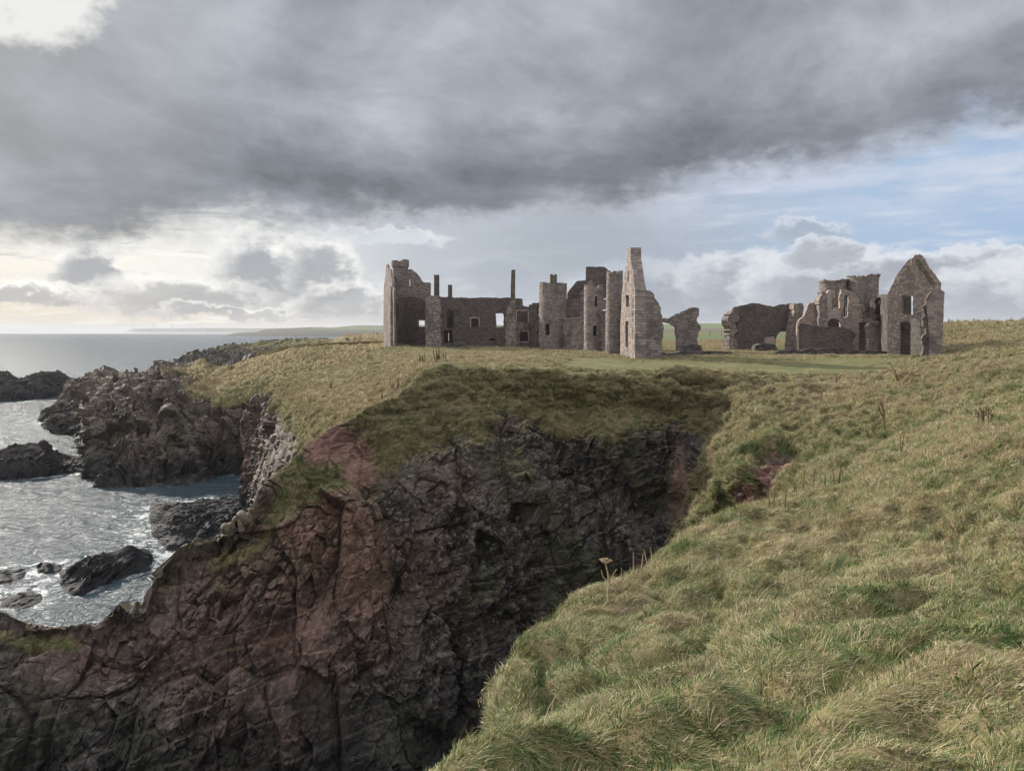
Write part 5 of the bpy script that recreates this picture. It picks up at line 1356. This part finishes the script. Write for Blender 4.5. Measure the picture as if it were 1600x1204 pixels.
def grass_layer(name, sheets, dens, maskfn, tufts, size, seed, dmin=0, dmax=1e9, tintbias=0.0):
    PP, EE, SS_, TT, II = [], [], [], [], []
    for q, S in enumerate(sheets):
        p, n, dist, at_, g = sample_sheet(S, dens, maskfn, seed + q, dmin, dmax)
        m = len(p)
        # comb direction swirls slowly; tufts lean down the slope and to the right
        wdir = 0.35 + 0.9 * vnoise(p, 2.6, 401) + 0.5 * vnoise(p, 9.0, 402) + g.normal(0, .35, m)
        nx, ny = n[:, 0] * .6, n[:, 1] * .6
        tx = -np.arctan2(ny, n[:, 2]); ty = np.arctan2(nx, n[:, 2])
        # euler XYZ: z spin first then tilt -> rotate tilt into the spun frame
        cz, sz = np.cos(wdir), np.sin(wdir)
        e = np.stack([tx * 1.0, ty * 1.0, wdir], -1)
        # XYZ order applies X, then Y, then Z; express the world tilt in the pre-spin frame
        ex = tx * cz + ty * sz; ey = -tx * sz + ty * cz
        e = np.stack([ex, ey, wdir], -1)
        h1, h2 = hummock(p)
        tint = 0.42 + 0.60 * fbm(p, (1.1, 1.1, 1.1), 3, 411) + 0.26 * fbm(p, 7.0, 2, 412) + 0.40 * (h1 - .55) + (0.38 if S is CH else 0.55) * at_['straw'] + g.normal(0, .13, m) + tintbias + (.26 * ((p[:, 1] > 66) & (p[:, 1] < 90)))
        PP.append(p); EE.append(e); SS_.append(size(dist) * g.uniform(.7, 1.3, m)); TT.append(np.clip(tint, 0, .84)); II.append(g.integers(0, len(tufts), m))
    P = np.concatenate(PP)
    o = scatter(name, P, np.concatenate(EE), np.concatenate(SS_), np.concatenate(TT), np.concatenate(II), tufts)
    print(name, len(P))
    return o

turf_ok = lambda A, c, n, X, Y: np.clip(1 - A['rock'] * 1.6, 0, 1) * (1 - .9 * A['dark']) * (A['lawn'] < .3) * (c[..., 2] > 4)
near_t = [tuft_mesh('grass_tuft', 64, .14, .095, .0078, lean, 900 + i, droop=.8) for i, lean in enumerate((.6, .9, 1.2, .3, 1.0, 1.5))]
grass_layer('meadow_grass', [CH], lambda d: np.interp(d, [2, 5, 10, 16, 26], [330, 220, 120, 70, 40]), lambda A, c, n, X, Y: turf_ok(A, c, n, X, Y) * (A['T'] < 3.25) * (A['U'] > 668), near_t,
            lambda d: np.interp(d, [2, 6, 14, 26], [.6, .8, 1.15, 1.5]), 1000, dmax=26)
tus_n = [tuft_mesh('grass_tussock', 240, .15, .135, .0080, lean, 960 + i, segs=4, droop=1.1, fan=1.1) for i, lean in enumerate((.6, .9, .3, 1.2))]
grass_layer('tussock_grass', [CH], lambda d: np.interp(d, [2, 10, 26], [4.5, 4.0, 3.2]), lambda A, c, n, X, Y: turf_ok(A, c, n, X, Y) * (A['T'] < 3.2) * (A['U'] > 676), tus_n, lambda d: np.interp(d, [2, 4.5, 8, 26], [.42, .52, .8, 1.2]), 1300, dmax=26, tintbias=.10)
tus_m = [tuft_mesh('grass_tussock', 120, .20, .18, .018, lean, 970 + i, segs=3, droop=1.05, fan=1.15) for i, lean in enumerate((.5, .8, .35))]
grass_layer('far_tussock_grass', [CH], lambda d: np.interp(d, [24, 50, 100], [2.4, 1.6, 1.3]), lambda A, c, n, X, Y: turf_ok(A, c, n, X, Y) * ((A['T'] > 3.3) | (A['U'] > 700)), tus_m, lambda d: np.interp(d, [24, 90], [1.05, 1.6]), 1400, dmin=24, tintbias=.10)
tus_f = [tuft_mesh('grass_tussock', 80, .30, .34, .035, lean, 980 + i, segs=2, droop=1.0, fan=1.1) for i, lean in enumerate((.5, .8))]
grass_layer('hill_tussock_grass', [PL], lambda d: np.interp(d, [70, 120, 240], [.9, .6, .3]), lambda A, c, n, X, Y: turf_ok(A, c, n, X, Y) * (A['straw'] > .2), tus_f, lambda d: np.interp(d, [70, 230], [1.1, 1.9]), 1500, tintbias=.05)
weeds = [tuft_mesh('broad_weed', 9, .05, .10, .050, .1, 995 + i, segs=4, droop=1.2, fan=1.7) for i in range(3)]
grass_layer('broad_leaved_weeds', [CH], lambda d: np.interp(d, [2, 10, 30], [1.6, 1.2, .8]), lambda A, c, n, X, Y: turf_ok(A, c, n, X, Y) * (A['T'] < 3.2) * (A['U'] > 690) * (fbm(c, 2.5, 2, 660) > .12), weeds, lambda d: np.interp(d, [2, 8, 30], [.7, 1.0, 1.6]), 1700, dmax=30, tintbias=-.45)
wisp = [tuft_mesh('grass_stems', 6, .10, .34, .0055, lean, 990 + i, segs=4, droop=.5, fan=.4) for i, lean in enumerate((.5, .9, .2))]
grass_layer('pale_grass_stems', [CH], lambda d: np.interp(d, [2, 10, 30], [2.2, 1.8, 1.2]), lambda A, c, n, X, Y: turf_ok(A, c, n, X, Y) * (A['T'] < 3.2) * (A['U'] > 690), wisp, lambda d: 1.0 + 0 * d, 1600, dmax=30, tintbias=.42)
mid_t = [tuft_mesh('grass_tuft', 46, .22, .17, .014, lean, 920 + i, segs=2) for i, lean in enumerate((.5, .8, .9, .4))]
grass_layer('rough_grass', [CH], lambda d: np.interp(d, [20, 40, 70, 100], [30, 17, 11, 8]), lambda A, c, n, X, Y: turf_ok(A, c, n, X, Y) * ((A['T'] > 3.3) | (A['U'] > 700)), mid_t, lambda d: np.interp(d, [20, 40, 90], [1.0, 1.25, 1.5]), 1100, dmin=24)
far_t = [tuft_mesh('grass_tuft', 34, .32, .26, .032, lean, 940 + i, segs=2) for i, lean in enumerate((.4, .7, .8))]
grass_layer('cliff_top_grass', [PL], lambda d: np.interp(d, [70, 110, 180, 240], [7.0, 4.5, 2.2, 1.0]), lambda A, c, n, X, Y: turf_ok(A, c, n, X, Y) * np.where((X > 600) & (X < 1440) & (A['straw'] < .25), np.where(Y < 558, .9, .15), 1), far_t, lambda d: np.interp(d, [70, 120, 230], [.9, 1.1, 1.6]), 1200, tintbias=.20)

# ------------------------------------------------------------------ dead stalks, posts and far things
def tubes(name, paths, mat, parent=None, sides=5, loc=(0, 0, 0)):
    """paths: list of (points, radii)"""
    V, Fc = [], []
    for pts, rad in paths:
        pts = [Vector(p) for p in pts]; b0 = len(V)
        for i, p in enumerate(pts):
            d = (pts[min(i + 1, len(pts) - 1)] - pts[max(i - 1, 0)]).normalized()
            u = d.cross(Vector((0.3, 1, 0.1))).normalized(); w = d.cross(u)
            r = rad[i] if isinstance(rad, (list, tuple)) else rad
            for q in range(sides):
                a = 2 * math.pi * q / sides
                V.append(p + (u * math.cos(a) + w * math.sin(a)) * r)
        for i in range(len(pts) - 1):
            for q in range(sides):
                a_, b_ = b0 + i * sides + q, b0 + i * sides + (q + 1) % sides
                Fc.append((a_, b_, b_ + sides, a_ + sides))
        Fc.append(tuple(b0 + q for q in range(sides))); Fc.append(tuple(b0 + (len(pts) - 1) * sides + q for q in reversed(range(sides))))
    o = mesh_obj(name, np.array([tuple(v) for v in V]), Fc, mat, parent)
    o.location = loc
    return o

def surf_z(S, x, y):
    P = S['P'].reshape(-1, 3)
    m = (np.abs(P[:, 0] - x) < 1.2) & (np.abs(P[:, 1] - y) < 1.2)
    q = P[m]
    if not len(q): return None
    d = np.hypot(q[:, 0] - x, q[:, 1] - y)
    near = q[d < max(.25, d.min() * 1.5)]
    return float(near[:, 2].max())

def foot(px, py, Yhint, S=None):
    """point on the terrain seen at (px, py) near distance Yhint"""
    S = S or CH
    P = S['P'].reshape(-1, 3)
    X, Y = project(P)
    m = (np.abs(X - px) < 14) & (np.abs(Y - py) < 40) & (np.abs(P[:, 1] - Yhint) < Yhint * .5 + 4)
    q = P[m]; d = np.hypot(X[m] - px, Y[m] - py)
    return q[d.argmin()] if len(q) else at(px, py, Yhint)

def hogweed():
    b = foot(949, 940, 15.0)
    h = float(at(949, 880, b[1])[2]) - b[2] + .02
    t = empty('hogweed_plant', tuple(b), 'dead hogweed with a flat pale seed head standing on the near cliff edge', 'plant')
    s = h / 1.0
    tubes('stem', [([(0.03, 0, -.1), (.02, 0, .25 * s), (.035, 0, .5 * s), (.0, 0, .8 * s), (-.035, 0, .96 * s)], [.024, .021, .018, .015, .011]),
                   ([(.033, 0, .5 * s), (.10, 0, .68 * s), (.17, 0, .84 * s)], [.013, .010, .007]), ([(.02, 0, .52 * s), (-.08, 0, .64 * s), (-.11, 0, .82 * s)], [.011, .009, .006])], M_STALKP, t)
    rays = []
    g = random.Random(4)
    for i in range(46):
        a = g.uniform(0, 6.283); r = .115 * math.sqrt(g.uniform(.05, 1))
        x, y = r * math.cos(a), r * math.sin(a)
        z = .96 * s + .055 + .03 * (1 - r / .115) + g.uniform(-.008, .008)
        rays.append(([(-.035, 0, .955 * s), (-.035 + x * .6, y * .6, .955 * s + .03), (-.035 + x, y, z)], [.0035, .0025, .002]))
        for j in range(5):
            rays.append(([(-.035 + x, y, z), (-.035 + x + g.uniform(-.016, .016), y + g.uniform(-.016, .016), z + .016)], [.003, .0055]))
    tubes('seed_head', rays, M_STALKP, t, sides=4)
hogweed()

def stalk(px, py, Yh, hpx, seed, label, group, pale=False, n=1, branchy=False, S=None, spread=.12, th=1.0):
    g = random.Random(seed)
    b = foot(px, py, Yh, S)
    h = hpx / F * b[1]
    wmin = .0011 * b[1] * .62 * th
    paths = []
    for i in range(n):
        a = g.uniform(-1, 1) * spread * h * (2.2 if n > 1 else 1); c = g.uniform(-.5, .5) * spread * h
        hh = h * (1 if i == 0 else g.uniform(.6, .95)); x0 = g.uniform(-.05, .05) * n
        P_ = [(x0, 0, -.1), (x0 + a * .3, c * .3, hh * .35), (x0 + a * .65, c * .6, hh * .7), (x0 + a, c, hh)]
        r = max(.010, wmin)
        paths.append((P_, [r, r * .9, r * .75, r * .5]))
        if branchy:
            for j in range(7):
                t = g.uniform(.35, .95); s = g.choice((-1, 1))
                bx = x0 + a * t; bz = hh * t
                L_ = hh * g.uniform(.08, .2)
                paths.append(([(bx, c * t, bz), (bx + s * L_ * .6, c * t + g.uniform(-.3, .3) * L_, bz + L_ * .8)], [r * .6, r * .5]))
                paths.append(([(bx + s * L_ * .6, c * t, bz + L_ * .8), (bx + s * L_ * .65, c * t, bz + L_ * 1.1)], [r * 1.3, r * .9]))
    nm = 'dead_stalk'
    o = tubes(nm, paths, M_STALKP if pale else M_STALK, None, loc=tuple(b))
    tag(o, label, 'dead plant', group)

GS = 'dead dock stalks on the grass slope'
stalk(1408, 612, 62, 46, 1, 'many-stemmed dark dead stalk on the slope below the pointed gable', GS, n=7, spread=.28)
stalk(1531, 672, 33, 46, 2, 'left of two dark upright dead stalks on the right-hand slope', GS, n=3, spread=.04, branchy=True)
stalk(1546, 665, 35, 34, 3, 'right of two dark upright dead stalks on the right-hand slope', GS, n=2, spread=.06, branchy=True)
stalk(1384, 672, 40, 42, 4, 'branching brown dead stalk midway up the grass slope', GS, n=2, spread=.15, branchy=True)
stalk(1363, 696, 40, 36, 5, 'leaning brown dead stalk left of the pale thin one', GS, n=2, spread=.2, branchy=True)
stalk(1408, 712, 38, 40, 6, 'thin dark stalk just left of the tall pale stem', GS, n=2, spread=.08)
stalk(1421, 716, 36, 58, 7, 'tall pale thin dead stem on the middle of the slope', GS, pale=True, spread=.04)
stalk(1563, 572, 60, 22, 8, 'short dark stalk high on the right near the frame edge', GS, n=2, spread=.08)
GE = 'thin dead stalks along the near cliff edge'
for i, (x, y, h, yh) in enumerate([(1252, 790, 60, 34), (1241, 786, 36, 34), (1271, 776, 44, 36), (1305, 770, 48, 35), (1313, 766, 60, 35), (1320, 752, 34, 38), (1228, 796, 30, 32), (1205, 803, 40, 30), (1290, 770, 30, 37), (1178, 812, 26, 30), (1160, 822, 22, 29)]):
    lab = ['tallest dark stem where the near edge meets the gully', 'shorter stem just left of the tallest one above the gully', 'stem right of the tallest one above the gully', 'left stem of the close pair below the red earth scar', 'right and taller stem of the close pair right of the gully', 'short stem above the close pair of stems',
           'small stem on the edge below the red earth scar', 'leaning stem on the edge left of the red earth scar', 'short stem between the tallest one and the close pair', 'tiny stem near the middle of the gully edge', 'tiny stem at the left end of the gully edge row'][i]
    stalk(x, y, yh, h, 20 + i, lab, GE, n=1 + (i % 2), spread=.06, th=1.3)
for i, (x, y, h, yh) in enumerate([(993, 903, 42, 17.5), (975, 915, 30, 16.5), (1004, 896, 36, 18.2), (1014, 888, 30, 19), (967, 920, 26, 16.4), (1022, 880, 26, 20)]):
    lab = ['tallest thin pale stem right of the hogweed', 'thin pale stem midway between hogweed and the tallest stem', 'pale stem just right of the tallest thin stem', 'pale leaning stem further up the edge from the hogweed', 'first thin pale stem right of the hogweed', 'uppermost pale stem in the row beyond the hogweed'][i]
    stalk(x, y, yh, h, 40 + i, lab, 'thin pale stems beside the hogweed', pale=True, spread=.22)
GP = 'brown dead stalks on the straw bank left of the ruins'
for i, (x, y, h, yh) in enumerate([(657, 568, 16, 86), (662, 574, 22, 82), (680, 566, 24, 88), (686, 568, 22, 86), (693, 567, 18, 88), (517, 610, 16, 100), (614, 612, 18, 80), (622, 606, 16, 82), (596, 624, 12, 77), (606, 618, 12, 78), (524, 583, 8, 110)]):
    lab = ['brown stalk at the left of the bank below the castle pier', 'brown stalk at the rim where straw meets green turf', 'left stalk of three below the wing', 'middle stalk of three below the wing', 'right stalk of three below the wing', 'lone dark stalk low on the left of the straw slope',
           'taller stalk in the clump on the straw slope', 'right stalk in the clump on the straw slope', 'lowest stalk in the clump on the straw slope', 'short stalk between the lowest and the tallest in the clump', 'tiny stalk on the green rim of the straw slope'][i]
    stalk(x, y, yh, h, 60 + i, lab, GP, n=3, spread=.1, S=PL, th=1.2)

def post(px, py, Y, hpx, label, group, S=None, w=.09):
    b = foot(px, py, Y, S) if S is not None else at(px, py, Y)
    h = hpx / F * b[1]
    V = [(sx * w / 2 * k_, sy * w / 2 * k_, z) for z, k_ in ((-.3, 1), (h, .92), (h + .03, .6)) for sx, sy in ((-1, -1), (1, -1), (1, 1), (-1, 1))]
    Fc = [(i, (i + 1) % 4, (i + 1) % 4 + 4, i + 4) for i in range(4)] + [(4 + i, 4 + (i + 1) % 4, 8 + (i + 1) % 4, 8 + i) for i in range(4)] + [(8, 9, 10, 11), (3, 2, 1, 0)]
    o = mesh_obj('fence_post', V, Fc, M_WOOD); o.location = tuple(b)
    tag(o, label, 'post', group)
    return b, h
post(1306, 601, 80, 14, 'short weathered post on the rim of the gully, in front of the lawn', None, CH, w=.12)

def far_fence():
    b0 = at(1030, 521.5, 300)
    t = empty('wire_fence', tuple(b0), 'thin post and wire fence across the field behind the ruins', 'fence')
    xs = np.linspace(1036, 1182, 9)
    tops = []
    for i, x in enumerate(xs):
        p = at(x, 521.5, 300) - b0
        zt = 1.35
        V = [(p[0] + sx * .09, p[1] + sy * .09, z) for z in (-.8, zt) for sx, sy in ((-1, -1), (1, -1), (1, 1), (-1, 1))]
        mesh_obj('post', V, [(0, 1, 5, 4), (1, 2, 6, 5), (2, 3, 7, 6), (3, 0, 4, 7), (4, 5, 6, 7)], M_WOOD, t)
        tops.append(p)
    for z in (.5, .9, 1.25):
        tubes('wire', [([tuple(p + np.array([0, -.1, z])) for p in tops], .02)], M_WIRE, t, sides=4)
far_fence()

def steeple():
    b = at(1482, 507, 900)
    t = empty('church_steeple', tuple(b), 'tiny dark church steeple rising behind the brown hill at right', 'church')
    u = 900 / F
    def prism(nm, w, z0, z1, w1=None):
        w1 = w if w1 is None else w1
        V = [(sx * w * u / 2, sy * w * u / 2, z0 * u) for sx, sy in ((-1, -1), (1, -1), (1, 1), (-1, 1))] + [(sx * w1 * u / 2, sy * w1 * u / 2, z1 * u) for sx, sy in ((-1, -1), (1, -1), (1, 1), (-1, 1))]
        mesh_obj(nm, V, [(0, 1, 5, 4), (1, 2, 6, 5), (2, 3, 7, 6), (3, 0, 4, 7), (4, 5, 6, 7)], M_SLATE, t)
    prism('nave', 6.0, -10, 1.2); prism('roof', 6.4, 1.2, 4.2, .8); prism('tower', 2.2, 3.0, 6.2, 1.8); prism('spire', 1.8, 6.2, 9.6, .1)
steeple()

def turbines():
    spots = [(207, 8), (210.6, 7.5), (239, 8), (242.4, 7.6), (268, 7.6), (270.6, 7.4), (298, 7), (303, 6.4), (316, 6), (291, 5.5)]
    proto = None
    for i, (px, hp) in enumerate(spots):
        Y = 14500.0
        b = at(px, 514.0, Y); b[2] = 0.0
        H = 92.0 * hp / 8
        t = empty('wind_turbine', (b[0], b[1], 0), '', 'wind turbine', 'wind turbines on the sea horizon')
        t['label'] = ['leftmost wind turbine on the horizon', 'second turbine, close right of the leftmost one', 'left turbine of the second close pair', 'right turbine of the second close pair', 'left turbine of the third close pair', 'right turbine of the third close pair',
                      'faint turbine right of the third pair', 'faint turbine left of the last one', 'last faint turbine to the right', 'smallest faint turbine after the third pair'][i]
        Z0 = 38.0
        tubes('tower', [([(0, 0, 0), (0, 0, H + Z0 * .9)], [4.5, 3.5])], M_TURB, t, sides=6)
        hub = H + Z0 * .9
        tubes('nacelle', [([(0, 10, hub), (0, -12, hub)], [3, 2.5])], M_TURB, t, sides=6)
        a0 = random.uniform(0, 2)
        for q in range(3):
            a = a0 + q * 2.094
            tubes('blade', [([(0, -13, hub), (math.sin(a) * 26, -13, hub + math.cos(a) * 26), (math.sin(a) * 58, -13, hub + math.cos(a) * 58)], [2, 2.2, .8])], M_TURB, t, sides=4)
turbines()

# pale boulder lying in the turf of the gully
def boulder(name, label, px, py, Y, wpx, hpx, seed, S=CH, tilt=0.5):
    b = foot(px, py, Y, S)
    r = wpx / F * b[1] / 2
    n1, n2 = 28, 20
    A, Bq = np.meshgrid(np.linspace(0, 2 * math.pi, n1, endpoint=False), np.linspace(0.02, math.pi - .02, n2), indexing='ij')
    P = np.stack([np.cos(A) * np.sin(Bq) * r, np.sin(A) * np.sin(Bq) * r * .8, np.cos(Bq) * hpx / F * b[1] / 2], -1)
    f, c = facets(P + seed, r * .9, seed, 1.2)
    P = P * (1 + .22 * f[..., None])
    c_, s_ = math.cos(tilt), math.sin(tilt)
    P = np.stack([P[..., 0] * c_ - P[..., 2] * s_, P[..., 1], P[..., 0] * s_ + P[..., 2] * c_], -1)
    i = np.arange(n1 * n2).reshape(n1, n2); i2 = np.roll(i, -1, 0)
    Fc = np.stack([i[:, :-1], i2[:, :-1], i2[:, 1:], i[:, 1:]], -1).reshape(-1, 4)
    o = mesh_obj(name, P.reshape(-1, 3), Fc, M_DRESS); o.location = tuple(b + np.array([0, -.1, .1]))
    tag(o, label, 'boulder')
boulder('boulder', 'pale flat boulder lying in the grass at the back of the gully', 1183, 641, 68, 13, 5, 5, tilt=.75)
boulder('boulder', 'pale angular stone at the top of the bare gully bank', 1158, 772, 56, 10, 5, 6, tilt=.3)


# ------------------------------------------------------------------ sea air: far things pale into it
def haze():
    V = [(x, y, z) for z in (-4.0, 150.0) for x, y in ((-60000, -400), (60000, -400), (60000, 95000), (-60000, 95000))]
    m = bpy.data.materials.new('sea_haze'); m.use_nodes = True
    k = NT(m.node_tree)
    out = k.n('ShaderNodeOutputMaterial'); v = k.n('ShaderNodeVolumePrincipled')
    v.inputs['Color'].default_value = (0.90, 0.92, 0.95, 1); v.inputs['Density'].default_value = 4.5e-5
    k.t.links.new(v.outputs[0], out.inputs['Volume'])
    o = mesh_obj('haze', V, [(0, 3, 2, 1), (4, 5, 6, 7), (0, 1, 5, 4), (1, 2, 6, 5), (2, 3, 7, 6), (3, 0, 4, 7)], m)
    tag(o, 'thin pale sea haze over the far coast', kind='stuff')
haze()
